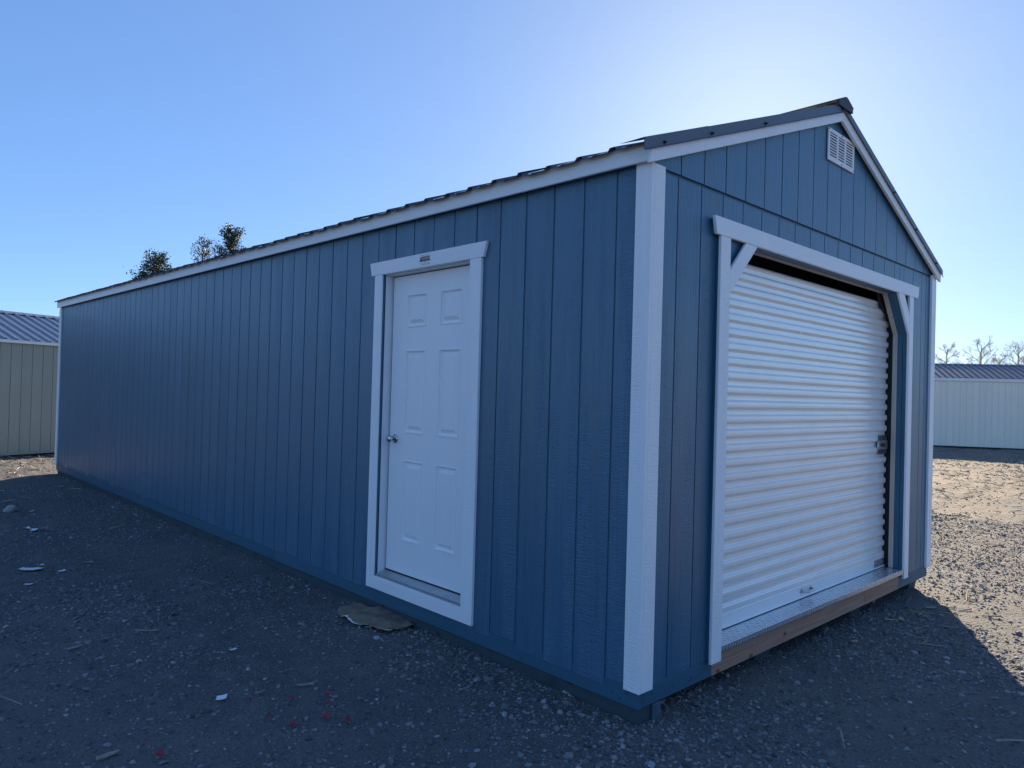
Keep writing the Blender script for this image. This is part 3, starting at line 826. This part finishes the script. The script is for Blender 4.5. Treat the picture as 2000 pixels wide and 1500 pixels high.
# --- jambs lining the opening: painted face then bare wood stop
out_prof = [(OXL, 0.265), (OXL, 2.21), (CL, OZ), (CR, OZ), (OXR, 2.20), (OXR, 0.265)]
cxm, czm = (OXL + OXR) / 2, 1.3
def liner(p, q, y0, y1, t0, t1):
    """strip along the edge p-q of the opening, from offset t0 to t1 outwards"""
    P = Vector((p[0], 0, p[1])); Q = Vector((q[0], 0, q[1])); d = (Q - P).normalized()
    n = Vector((-d.z, 0, d.x))
    if n.dot(Vector((cxm, 0, czm)) - P) > 0: n = -n
    vs = []
    for yy in (y0, y1):
        for (e, t) in ((P, t0), (Q, t0), (Q, t1), (P, t1)):
            v = e + n * t; vs.append((v.x, yy, v.z))
    return MB().add(vs, [(0, 1, 2, 3), (4, 7, 6, 5), (0, 4, 5, 1), (1, 5, 6, 2), (2, 6, 7, 3), (3, 7, 4, 0)])
for i in range(5):
    p, q = out_prof[i], out_prof[i + 1]
    px('opening_jamb', liner(p, q, 0.0005, 0.050, 0.0005, 0.02), m_blue_flat, 0)
    px('stop_strip', liner(p, q, 0.0505, 0.086, -0.004, 0.035), m_strip_x if i == 2 else m_strip_z, 0.001, label='bare wood stop strip lining the roll-up opening')
# guide tracks, and a black sheet standing in for the unlit void behind
for (a, c) in ((OXL - 0.045, OXL - 0.004), (OXR + 0.012, OXR + 0.05)):
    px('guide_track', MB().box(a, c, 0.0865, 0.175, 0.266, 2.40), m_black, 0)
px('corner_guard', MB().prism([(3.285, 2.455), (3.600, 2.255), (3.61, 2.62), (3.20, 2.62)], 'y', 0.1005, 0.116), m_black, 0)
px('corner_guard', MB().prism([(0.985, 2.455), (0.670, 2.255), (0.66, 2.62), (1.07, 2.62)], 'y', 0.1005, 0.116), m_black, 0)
px('void_backing', MB().box(OXL - 0.05, OXR + 0.05, 0.50, 0.52, 2.25, 2.80), m_black, 0)
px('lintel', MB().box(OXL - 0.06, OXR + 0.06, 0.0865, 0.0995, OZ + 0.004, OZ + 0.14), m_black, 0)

# --- roll-up curtain: one corrugation per slat
rud = empty('roll_up_door'); rud.parent = shed; rud.location = (2.13, 0.13, 0.266)
rud['label'] = 'white corrugated steel roll-up door, closed'
def rpart(name, mb, mat, bevel=0, smooth=False, label=None):
    mb.v = [(x - 2.13, y - 0.13, z - 0.266) for x, y, z in mb.v]
    return part(name, mb, mat, rud, bevel, smooth, label)
PITCH_C = 0.0872
cx0, cx1 = OXL - 0.015, OXR - 0.002
prof = [(0.124, 0.0), (0.1215, 0.0035), (0.1205, 0.0065), (0.1200, 0.0180), (0.1205, 0.0300), (0.1220, 0.0335), (0.1345, 0.0415), (0.1362, 0.0450), (0.1367, 0.0560), (0.1362, 0.0660), (0.1340, 0.0695), (0.124, PITCH_C)]
prof = [(y, min(z * 1.125, PITCH_C)) for y, z in prof[:-1]] + [prof[-1]]
mb = MB(); n = len(prof)
vs = [(x, y, z) for x in (-(cx1 - cx0) / 2, (cx1 - cx0) / 2) for (y, z) in prof] + [(x, y + 0.0012, z) for x in (-(cx1 - cx0) / 2, (cx1 - cx0) / 2) for (y, z) in prof]
fs = []
for i in range(n - 1):
    fs += [(i, n + i, n + i + 1, i + 1), (2 * n + i, 2 * n + i + 1, 3 * n + i + 1, 3 * n + i), (i, i + 1, 2 * n + i + 1, 2 * n + i), (n + i, 3 * n + i, 3 * n + i + 1, n + i + 1)]
slat_me = mb.add(vs, fs).mesh('slat')
ZC0 = 0.352
ns = 24
for k in range(ns):
    obj('slat', slat_me, m_curtain, rud, ((cx0 + cx1) / 2 - 2.13, -0.13, ZC0 + k * PITCH_C - 0.266))
ztop = ZC0 + ns * PITCH_C
mb = MB(); vs = []; sg = 8
for x in (cx0, cx1):
    for k in range(sg + 1):
        t = k / sg * math.pi * 0.5
        vs.append((x, 0.124 + 0.02 * (1 - math.cos(t)) + 0.3 * (k == sg), ztop + 0.02 * math.sin(t)))
fs = [(k, sg + 1 + k, sg + 2 + k, k + 1) for k in range(sg)]
rpart('curtain_roll', mb.add(vs, fs), m_curtain, 0, True)
rpart('bottom_bar', MB().prism([(0.118, 0.2685), (0.140, 0.2685), (0.140, 0.352), (0.124, 0.352), (0.120, 0.349), (0.120, 0.276), (0.112, 0.2745), (0.112, 0.2685)], 'x', cx0, cx1), m_curtain, 0.0008)
rpart('bottom_seal', MB().box(cx0, cx1, 0.117, 0.139, 0.2645, 0.2683), m_black)
rpart('bar_end_plate', MB().box(cx1 - 0.22, cx1 - 0.002, 0.1175, 0.1196, 0.281, 0.338), m_galv)
for x in (cx1 - 0.16, cx1 - 0.05): rpart('bolt', MB().tube([(x, 0.1175, 0.311), (x, 0.113, 0.311)], 0.008, 8), m_steel)
# lift handle
hx0, hx1, hz = 2.02, 2.165, 0.313
for x in (hx0, hx1): rpart('handle_flange', MB().tube([(x, 0.1195, hz), (x, 0.116, hz)], 0.019, 14), m_galv, 0, False)
rpart('lift_handle', MB().tube([(hx0, 0.118, hz), (hx0 + 0.004, 0.098, hz), (hx0 + 0.022, 0.084, hz), (hx1 - 0.022, 0.084, hz), (hx1 - 0.004, 0.098, hz), (hx1, 0.118, hz)], 0.008, 8), m_galv, 0, True)
# slide latch
lx0, lx1, lz0, lz1 = 3.345, 3.535, 1.205, 1.36
m_latch = plain('zinc_latch', (0.16, 0.17, 0.16), 0.35, 0.85, 0.3, 25)
rpart('latch_plate', MB().box(lx0 + 0.02, lx1, 0.117, 0.1205, lz0, lz1), m_latch, 0.001)
rpart('latch_rail', MB().box(lx0 + 0.02, lx1, 0.108, 0.1168, lz1 - 0.035, lz1 - 0.003), m_latch, 0.001)
rpart('latch_rail', MB().box(lx0 + 0.02, lx1, 0.108, 0.1168, lz0 + 0.003, lz0 + 0.035), m_latch, 0.001)
rpart('latch_slide', MB().prism([(lx0, 1.262), (lx0 + 0.02, 1.245), (lx1 + 0.012, 1.245), (lx1 + 0.012, 1.32), (lx0 + 0.02, 1.32), (lx0, 1.303)], 'y', 0.106, 0.1165), m_galv, 0.001)
rpart('latch_grip', MB().box(lx0 + 0.055, lx0 + 0.105, 0.088, 0.1055, 1.268, 1.298), m_screw, 0.003)
rpart('stuck_label', MB().box(1.90, 1.925, 0.1205, 0.1218, 2.09, 2.118), m_frame)

# --- tread plate sill
plate = px('tread_plate', MB().prism([(-0.033, 0.229), (-0.030, 0.229), (-0.030, 0.2612), (0.118, 0.2612), (0.118, 0.264), (-0.031, 0.264), (-0.033, 0.2625)], 'x', 0.690, 3.552), m_alu, 0, label='diamond tread plate sill under the roll-up door')
mb = MB()
def loz(c, a, bvec, nrm, h):
    c = Vector(c); a = Vector(a); bvec = Vector(bvec); nrm = Vector(nrm) * h
    mb.add([c - a, c - bvec, c + a, c + bvec, c - a * 0.45 + nrm, c + a * 0.45 + nrm], [(0, 1, 5, 4), (1, 2, 5), (2, 3, 4, 5), (3, 0, 4)])
px0, px1, stp = 0.700, 3.545, 0.030
nx_ = int((px1 - px0) / stp)
for i in range(nx_):
    for j in range(5):
        sgn = 1 if (i + j) % 2 else -1
        c = (px0 + stp * (i + 0.5), -0.018 + j * 0.028, 0.2640)
        loz(c, (0.0115, 0.0115 * sgn, 0), (-0.0032 * sgn, 0.0032, 0) if True else 0, (0, 0, 1), 0.002)
    sgn = 1
    loz((px0 + stp * (i + 0.5), -0.0330, 0.246), (0.008, 0, 0.014), (0.003, 0, -0.002), (0, -1, 0), 0.002)
mb.v = [(x - plate.location.x, y - plate.location.y, z - plate.location.z) for x, y, z in mb.v]
o = obj('tread_pattern', mb.mesh('tread_pattern'), m_alu, plate); o['kind'] = 'stuff'
part('hanging_bolt', MB().tube([(3.29, 0.10, 0.100), (3.29, 0.10, 0.01)], 0.008, 8).tube([(3.29, 0.10, 0.045), (3.29, 0.10, 0.03)], 0.014, 6), m_galv, shed)

# ================================================================== NEIGHBOUR SHEDS
def neighbour(label, A, t, u0, u1, depth, eave, ridge, c_wall, c_trim, c_roof, groove0, name, eave_h, roof_rough, roof_metal=0.0):
    root = empty(name, (A[0], A[1], 0), math.atan2(t[1], t[0]))
    tag(root, label, 'shed')
    mw = siding_paint(name + '_siding', c_wall, 'z', 0.6, 0.0015, 0.4, 0.06)
    mwf = plain(name + '_sheathing', tuple(c * 0.9 for c in c_wall), 0.7)
    mt = plain(name + '_trim', c_trim, 0.5, var=0.04)
    mr_ = plain(name + '_roof', c_roof, roof_rough, roof_metal, 0.08, 3)
    k0 = math.ceil((u0 - groove0) / SP); es = [u0] + [groove0 + SP * k for k in range(k0, 200) if u0 + 0.02 < groove0 + SP * k < u1 - 0.02] + [u1]
    cache = None
    for i in range(len(es) - 1):
        w = es[i + 1] - es[i] - 0.012
        if abs(w - (SP - 0.012)) < 1e-4:
            if cache is None: cache = MB().box(-w / 2, w / 2, 0, 0.0105, -(eave + 0.02 - 0.1) / 2, (eave + 0.02 - 0.1) / 2).mesh('siding_board')
            obj('siding_board', cache, mw, root, ((es[i] + es[i + 1]) / 2, 0, (eave + 0.02 + 0.1) / 2))
        else: part('siding_board', MB().box(es[i] + 0.006, es[i + 1] - 0.006, 0, 0.0105, 0.1, eave + 0.02), mw, root)
    part('sheathing', MB().box(u0, u1, 0.011, 0.04, 0.1, eave + 0.02), mwf, root)
    for u in (u0, u1 - 0.03):
        part('end_wall', MB().prism([(0.0, 0.1), (depth, 0.1), (depth, eave), (depth / 2, ridge - 0.03), (0.0, eave)], 'x', u + 0.0005, u + 0.0295), mw, root)
    part('back_wall', MB().box(u0 + 0.03, u1 - 0.03, depth - 0.03, depth, 0.1, eave), mw, root)
    part('rim_board', MB().box(u0, u1, 0.004, 0.05, 0.05, 0.098), mw, root)
    for v in (0.15, depth - 0.3):
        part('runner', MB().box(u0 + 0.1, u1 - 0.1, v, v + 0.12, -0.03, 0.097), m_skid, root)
    part('eave_trim', MB().box(u0 - 0.03, u1 + 0.03, -0.06, -0.03, eave, eave + eave_h), mt, root, 0.002)
    part('corner_trim', MB().box(u0 - 0.02, u0 + 0.08, -0.02, -0.0005, 0.1, eave - 0.002), mt, root)
    part('corner_trim', MB().box(u1 - 0.08, u1 + 0.02, -0.02, -0.0005, 0.1, eave - 0.002), mt, root)
    slope = (ridge - (eave + eave_h)) / (depth / 2 + 0.06)
    pmf = panel_mesh('roof_panel', slope, -1, depth / 2 + 0.07, 0.9144, 0.032); pmb = panel_mesh('roof_panel', slope, 1, depth / 2 + 0.07, 0.9144, 0.032)
    n = int((u1 - u0 + 0.1) / 0.9144) + 1
    for k in range(n):
        uu = u0 - 0.04 + k * 0.9144
        obj('roof_panel', pmf, mr_, root, (uu + 0.9144, depth / 2, ridge), (0, 0, math.pi / 2))
        obj('roof_panel', pmb, mr_, root, (uu + 0.9144, depth / 2, ridge), (0, 0, math.pi / 2))
    part('ridge_cap', MB().prism([(depth / 2 - 0.14, ridge - 0.14 * slope + 0.022), (depth / 2, ridge + 0.03), (depth / 2 + 0.14, ridge - 0.14 * slope + 0.022), (depth / 2, ridge + 0.015)], 'x', u0 - 0.05, u0 - 0.04 + n * 0.9144), mr_, root)
    return root
tl = Vector((1.028, 0.41)).normalized()
neighbour('grey green shed with dark ribbed roof and white eave behind the blue shed', (-0.262, 15.80), tl, -5.0, 5.2, 3.4, 2.372, 3.14, (0.335, 0.33, 0.28), (0.85, 0.85, 0.83), (0.33, 0.33, 0.35), 0.145, 'grey_green_shed', 0.066, 0.22, 0.7)
tr = Vector((1.69, -2.57)).normalized()
neighbour('cream shed with blue grey ribbed roof below the bare trees', (28.36, 6.95), tr, -3.2, 6.3, 3.6, 2.565, 3.29, (0.95, 0.86, 0.70), (0.88, 0.88, 0.86), (0.145, 0.165, 0.20), -0.0, 'cream_shed', 0.11, 0.5)

# ================================================================== TREES
m_bark = plain('evergreen_bark', (0.07, 0.05, 0.035), 0.9, var=0.3, bscale=14, bdist=0.02)
def foliage_mat(name, c0, c1, c2):
    m, nt, b = new_mat(name)
    g = N(nt, 'ShaderNodeNewGeometry')
    col = ramp(nt, g.outputs['Random Per Island'], [(0.0, c0), (0.6, c1), (1.0, c2)])
    nt.links.new(col, b.inputs['Base Color'])
    b.inputs['Roughness'].default_value = 0.6
    b.inputs['Transmission Weight'].default_value = 0.0
    tr_ = N(nt, 'ShaderNodeBsdfTranslucent'); nt.links.new(col, tr_.inputs['Color'])
    mx = N(nt, 'ShaderNodeMixShader'); mx.inputs[0].default_value = 0.12
    nt.links.new(b.outputs[0], mx.inputs[1]); nt.links.new(tr_.outputs[0], mx.inputs[2])
    out = [n for n in nt.nodes if n.type == 'OUTPUT_MATERIAL'][0]
    nt.links.new(mx.outputs[0], out.inputs['Surface'])
    return m
m_leaf = foliage_mat('evergreen_sprays', (0.016, 0.032, 0.020), (0.034, 0.056, 0.034), (0.065, 0.090, 0.055))
m_leaf2 = foliage_mat('thin_evergreen_sprays', (0.040, 0.054, 0.034), (0.070, 0.085, 0.052), (0.12, 0.135, 0.085))

def evergreen(label, x, y, H, R0, seed, mleaf, dens, tip=0.25):
    rg = np.random.default_rng(seed)
    root = empty('evergreen_tree', (x, y, 0)); tag(root, label, 'tree', 'evergreens behind the blue shed')
    mb = MB(); k = 10
    lean = rg.normal(0, 0.04, 2)
    axis = lambda t: Vector((lean[0] * t * t, lean[1] * t * t, H * t))
    mb.tube([axis(i / k * 0.97) for i in range(k + 1)], [0.16 * (1 - 0.92 * i / k) + 0.01 for i in range(k + 1)], 8)
    V = []; F = []
    nb = int(95 * dens)
    for i in range(nb):
        t = 0.18 + 0.80 * (i + rg.uniform(0, 1)) / nb
        prof_r = R0 * (1 - t) ** 0.5 * (0.55 + 0.45 * min(1, (t - 0.1) / 0.25))
        ln = prof_r * rg.uniform(0.6, 1.18) + 0.12
        az = rg.uniform(0, 2 * math.pi); up = rg.uniform(0.15, 0.75) * (0.5 + t)
        p0 = axis(t); d = Vector((math.cos(az), math.sin(az), up)).normalized()
        p1 = p0 + d * ln * 0.55; p2 = p0 + d * ln + Vector((0, 0, ln * 0.18))
        mb.tube([p0, p1, p2], [0.028 * (1.1 - t), 0.015, 0.005], 4, False)
        m = int(ln * 95 * dens) + 14
        for j in range(m):
            s = rg.uniform(0.15, 1.08) ** 0.75
            c = p0.lerp(p1, min(1, s / 0.55)) if s < 0.55 else p1.lerp(p2, min(1.1, (s - 0.55) / 0.45))
            sp = 0.10 + 0.16 * ln * (1.05 - 0.5 * s)
            c = c + Vector(rg.normal(0, sp * 0.55, 3))
            sz = rg.uniform(0.026, 0.072)
            dd = (d + Vector(rg.normal(0, 0.7, 3))).normalized(); e = dd.cross(Vector(rg.normal(0, 1, 3))).normalized()
            o = len(V); V += [c - dd * sz, c + e * sz * 0.45, c + dd * sz, c - e * sz * 0.45]; F.append((o, o + 1, o + 2, o + 3))
    obj('trunk', mb.mesh('trunk'), m_bark, root)
    obj('crown', np_mesh('crown', np.array([tuple(v) for v in V]), np.array(F)), mleaf, root)
evergreen('broad dark evergreen tree farthest along the blue shed roof', 7.60, 32.35, 7.25, 1.95, 3, m_leaf, 1.5)
evergreen('thin pale evergreen tree between two darker evergreens', 11.54, 37.33, 9.3, 1.7, 5, m_leaf2, 0.9)
evergreen('tall dark evergreen tree rising highest above the blue shed roof', 9.90, 29.40, 8.55, 1.6, 9, m_leaf, 1.5)

m_twig = plain('bare_twig_bark', (0.42, 0.35, 0.27), 0.85, var=0.2)
def bare_tree(label, x, y, H, spread, seed):
    rg = random.Random(seed)
    root = empty('bare_tree', (x, y, 0)); tag(root, label, 'tree', 'bare trees behind the cream shed')
    trunk = MB(); crown = MB()
    def grow(p, d, ln, r, depth):
        q = p + d * ln * 0.5 + Vector((rg.uniform(-1, 1), rg.uniform(-1, 1), 0.3)) * ln * 0.07
        e = p + d * ln + Vector((rg.uniform(-1, 1), rg.uniform(-1, 1), 0)) * ln * 0.06
        crown.tube([p, q, e], [r, r * 0.82, r * 0.66], 4 if depth < 1 else 3, False)
        if depth >= 4: return
        for i in range((4, 4, 3, 3)[depth]):
            t = rg.uniform(0.35, 0.98) if i else 1.0
            b0 = p.lerp(q, t * 2) if t < 0.5 else q.lerp(e, t * 2 - 1)
            ang = (rg.uniform(0.45, 0.9) if i else rg.uniform(0.05, 0.3)); az = rg.uniform(0, 2 * math.pi)
            a = d.orthogonal().normalized(); a.rotate(Matrix.Rotation(az, 3, d))
            grow(b0, (d * math.cos(ang) + a * math.sin(ang) + Vector((0, 0, 0.08))).normalized(), ln * rg.uniform(0.5, 0.72), max(r * 0.55, 0.006), depth + 1)
    top = 0.60 * H
    trunk.tube([(0, 0, -0.1), (0.05, 0.03, top * 0.6), (0, 0, top), (0.03, -0.02, H * 0.86)], [0.013 * H, 0.011 * H, 0.008 * H, 0.003 * H], 6)
    nl = 11
    for i in range(nl):
        f = i / (nl - 1); z = top * (0.80 + 0.55 * f); az = 2.4 * i + rg.uniform(-.4, .4)
        up = 0.35 + 0.9 * f
        d = Vector((math.cos(az), math.sin(az), up)).normalized()
        grow(Vector((0, 0, z)), d, H * 0.125 * spread * (1.1 - 0.45 * f), 0.0045 * H, 0)
    zmax = max(v[2] for v in crown.v); s = H / zmax
    for m_ in (trunk, crown): m_.v = [(vx * s, vy * s, vz * s) for vx, vy, vz in m_.v]
    obj('trunk', trunk.mesh('trunk'), m_twig, root); obj('crown', crown.mesh('crown'), m_twig, root)
bare_tree('slender bare tree against the white corner of the blue shed', 74.17, 19.31, 7.7, 0.85, 2)
bare_tree('low bare shrubby tree in the gap of the bare tree row', 76.5, 18.34, 5.9, 1.2, 4)
bare_tree('rounded bare tree with the tallest crown over the cream shed', 67.08, 14.79, 7.6, 1.05, 6)
bare_tree('small bare tree with thin twigs beside the tallest bare crown', 79.09, 16.11, 7.0, 1.0, 8)
bare_tree('wide bare tree with spreading twigs over the cream shed roof', 73.52, 13.49, 7.6, 1.1, 10)
bare_tree('leaning bare tree next to the wide spreading one', 72.2, 12.0, 7.0, 1.0, 12)

# ================================================================== THINGS ON THE GROUND
gz = lambda x, y: float(ground_z(x, y))
m_paper = plain('white_paper', (0.78, 0.80, 0.82), 0.7, var=0.06)
m_red = plain('red_plastic_scrap', (0.30, 0.020, 0.040), 0.5, var=0.3, nscale=60)
m_chip = plain('weathered_wood_chip', (0.34, 0.28, 0.23), 0.85, var=0.25, nscale=40)
m_card = None

def sheet(name, poly, x, y, mat, th=0.0015, rz=0.0, lift=0.007, curl=0.012, tilt=(0, 0)):
    """thin scrap with real thickness, slightly curled, lying on the ground"""
    mb = MB().prism(poly, 'z', 0, th)
    me = mb.mesh(name)
    bm = bmesh.new(); bm.from_mesh(me)
    bmesh.ops.triangulate(bm, faces=bm.faces)
    bmesh.ops.subdivide_edges(bm, edges=bm.edges, cuts=2)
    sx_ = max(abs(p[0]) for p in poly) + 1e-6
    for v in bm.verts:
        v.co.z += curl * (v.co.x / sx_) ** 2 + 0.3 * curl * math.sin(9 * v.co.y / sx_ + x * 7)
    bm.to_mesh(me); bm.free()
    return obj(name, me, mat, None, (x, y, gz(x, y) + lift), (tilt[0], tilt[1], rz))

o = sheet('paper_scrap', [(-0.10, -0.02), (0.0, -0.03), (0.02, -0.11), (0.07, -0.10), (0.06, -0.02), (0.14, 0.0), (0.13, 0.03), (-0.02, 0.02), (-0.09, 0.05)], -1.251, 6.931, m_paper, 0.0015, -0.7, 0.014, 0.03)
tag(o, 'torn T shaped white paper scrap beside a pale stone', 'paper')
o = sheet('paper_scrap', [(-0.09, -0.03), (-0.03, -0.06), (0.08, -0.05), (0.09, 0.02), (0.02, 0.05), (-0.06, 0.03)], -1.593, 5.089, m_paper, 0.0015, -0.6, 0.012, 0.012)
tag(o, 'crumpled flat white paper scrap, larger of the two on bare dirt', 'paper')
grp = 'small white paper bits on the yard'
for (x, y, s, rz) in ((-1.413, 4.909, 0.032, 0.3), (-1.50, 5.20, 0.022, 1.0), (-1.71, 4.557, 0.030, -0.4), (-1.06, 8.2, 0.022, 0.4)):
    o = sheet('paper_bit', [(-s, -s * 0.5), (s * 0.9, -s * 0.6), (s, s * 0.5), (-s * 0.7, s * 0.6)], x, y, m_paper, 0.0012, rz, 0.009, 0.004)
    tag(o, 'tiny white paper bit on the dirt near the torn paper', 'paper', grp)
o = sheet('card_tag', [(-0.026, -0.017), (0.024, -0.019), (0.027, 0.018), (-0.022, 0.019)], -1.398, 1.556, m_paper, 0.0015, -0.45, 0.016, 0.004, (0.15, -0.1))
tag(o, 'small white rectangular card tag next to the red scraps', 'card')
o = sheet('card_tag', [(-0.020, -0.012), (0.020, -0.012), (0.020, 0.012), (-0.020, 0.012)], -1.077, 2.189, m_paper, 0.0012, 0.2, 0.014, 0.003)
tag(o, 'small pale blue white card piece lying on loose gravel', 'card')
for (x, y, s, rz) in ((-1.304, 1.43, 0.010, 0), (-1.141, 1.302, 0.014, 1.1), (-0.959, 1.262, 0.015, 0.5), (-1.314, 1.183, 0.014, 2.0), (-1.112, 1.013, 0.020, 0.3), (-1.055, 0.902, 0.022, 1.5), (-1.269, 1.042, 0.017, 0.1), (-1.823, 1.158, 0.022, 0.9), (-1.02, 1.16, 0.010, 0.2)):
    o = sheet('red_scrap', [(-s, -s * 0.45), (s * 0.2, -s * 0.75), (s * 1.1, -s * 0.1), (s * 0.6, s * 0.7), (-s * 0.6, s * 0.6)], x, y, m_red, 0.002, rz, 0.017, 0.009, (0.3, -0.25))
    tag(o, 'small red plastic shard among the gravel', 'scrap', 'red shards among the gravel')
for (x, y, a, c, rz, lab) in ((2.254, -0.149, 0.045, 0.018, -0.1, 'pale flat wood chip before the sill beam'), (3.014, -0.199, 0.055, 0.020, 0.5, 'triangular pale wood chip halfway to the shed corner'), (3.582, -0.233, 0.045, 0.014, -0.7, 'small pale wood chip by the sunlit edge of the shadow'),
                              (-1.982, 1.31, 0.050, 0.014, 0.2, 'reddish wood sliver beside one red shard'), (-1.365, 2.855, 0.075, 0.008, -0.7, 'long thin wood sliver on open gravel'), (-1.788, 2.767, 0.050, 0.010, 0.4, 'short dark wood sliver on packed dirt'), (-1.22, 1.50, 0.030, 0.006, 0.1, 'brown wood sliver next to the white card tag'), (-0.985, 1.45, 0.045, 0.006, -0.3, 'thin grey wood sliver above the red shards')):
    poly = [(-a, -c * 0.6), (a * 0.5, -c), (a, c * 0.2), (-a * 0.3, c)] if c > 0.015 else [(-a, -c * 0.5), (a * 0.6, -c), (a, 0), (a * 0.2, c), (-a * 0.9, c * 0.6)]
    o = sheet('wood_chip', poly, x, y, m_chip, 0.006, rz, 0.010, 0.004)
    tag(o, lab, 'wood chip')
def stick(lab, p0, p1, r):
    pts = []
    for i in range(7):
        t = i / 6
        x = p0[0] + (p1[0] - p0[0]) * t; y = p0[1] + (p1[1] - p0[1]) * t
        pts.append((x + 0.006 * math.sin(5 * t + p0[0]), y, gz(x, y) + r + 0.010 + 0.008 * math.sin(3 * t)))
    c = Vector(pts[3])
    mb = MB().tube([tuple(Vector(p) - c) for p in pts], [r * (1 - 0.4 * i / 6) for i in range(7)], 6)
    o = obj('stick', mb.mesh('stick'), m_chip, None, tuple(c)); tag(o, lab, 'stick')
stick('thin pale broken stick lying across the shaded gravel', (0.766, -0.652), (0.585, -0.755), 0.005)
stick('dry pale twig at the edge of a weed patch', (1.24, -1.205), (1.36, -1.34), 0.006)

# pale stone by the torn paper
S_, F_ = rock_shapes(4, True)
def stone(lab, x, y, s):
    me = bpy.data.meshes.new('stone'); me.from_pydata([tuple(v * np.array([1.1, 0.85, 0.7]) * s) for v in S_[rng.integers(0, 4)]], [], [tuple(f) for f in F_])
    bm = bmesh.new(); bm.from_mesh(me); bmesh.ops.subdivide_edges(bm, edges=bm.edges, cuts=1, smooth=0.6, fractal=0.15, seed=3); bm.to_mesh(me); bm.free()
    o = obj('stone', me, m_palestone, None, (x, y, gz(x, y) + s * 0.3)); tag(o, lab, 'stone')
m_palestone = plain('pale_limestone', (0.34, 0.33, 0.32), 0.85, var=0.2, nscale=30, bscale=60, bdist=0.006)
stone('large pale stone lying near the torn white paper', -1.252, 8.273, 0.075)

# crumpled cardboard slid under the door side of the shed
m_card, nt, b = new_mat('torn_brown_cardboard')
cc = coords(nt, (1, 1, 1), False)
n1 = noise_t(nt, cc, 9.0, 6.0, 0.65); n2 = noise_t(nt, cc, 60.0, 3.0)
nt.links.new(mix_c(nt, ramp(nt, n2, [(0.4, (0, 0, 0)), (0.7, (0.4, 0.4, 0.4))]), ramp(nt, n1, [(0.3, (0.15, 0.115, 0.08)), (0.7, (0.28, 0.22, 0.155))]), (0.13, 0.11, 0.09)), b.inputs['Base Color'])
b.inputs['Roughness'].default_value = 0.9
bump(nt, b, n1, 0.9, 0.02)
def outline(n, rx, ry, seed):
    rg = np.random.default_rng(seed); pts = []
    for i in range(n):
        t = 2 * math.pi * i / n
        r = 1 + 0.07 * math.sin(3 * t + 1) + 0.05 * math.sin(7 * t + seed) + rg.normal(0, 0.028)
        pts.append((rx * r * math.cos(t), ry * r * math.sin(t)))
    return pts
def crumple(name, pts, mat, z0, amp, seed, rings_=9):
    vs = []; fs = []; n = len(pts)
    for k in range(rings_ + 1):
        s = k / rings_
        for (x, y) in pts: vs.append((x * s, y * s, 0))
    for k in range(rings_):
        for i in range(n): fs.append((k * n + i, k * n + (i + 1) % n, (k + 1) * n + (i + 1) % n, (k + 1) * n + i))
    def hz(x, y):
        q = mnoise.noise(Vector((x * 6 + seed, y * 9, seed))) * amp + abs(mnoise.noise(Vector((x * 9 + seed, y * 5, 3.3)))) * amp * 1.4
        return z0 + q + 0.25 * amp * mnoise.noise(Vector((x * 30, y * 30, seed)))
    top = [(x, y, hz(x, y) + 0.004) for x, y, _ in vs]; bot = [(x, y, hz(x, y)) for x, y, _ in vs]
    m = len(vs)
    allf = fs + [tuple(m + i for i in f[::-1]) for f in fs] + [(rings_ * n + i, rings_ * n + (i + 1) % n, m + rings_ * n + (i + 1) % n, m + rings_ * n + i) for i in range(n)]
    me = bpy.data.meshes.new(name); me.from_pydata(top + bot, [], allf)
    bm = bmesh.new(); bm.from_mesh(me); bmesh.ops.remove_doubles(bm, verts=bm.verts, dist=1e-6); bm.to_mesh(me); bm.free()
    for p in me.polygons: p.use_smooth = True
    return me
card = empty('cardboard_sheet', (-0.10, 2.13, gz(-0.15, 2.13) + 0.012), math.radians(100)); tag(card, 'torn crumpled brown cardboard sheet under the blue wall below the door', 'cardboard')
obj('brown_face', crumple('brown_face', outline(90, 0.315, 0.185, 4), m_card, 0.016, 0.020, 2.0), m_card, card)
wp = [(x * 0.97, y * 0.97 + (0.026 * math.exp(-((x - 0.10) / 0.12) ** 2) if y > 0 else 0.0)) for x, y in outline(90, 0.30, 0.175, 4)]
obj('white_liner', crumple('white_liner', wp, m_paper, 0.010, 0.018, 2.0), m_paper, card)
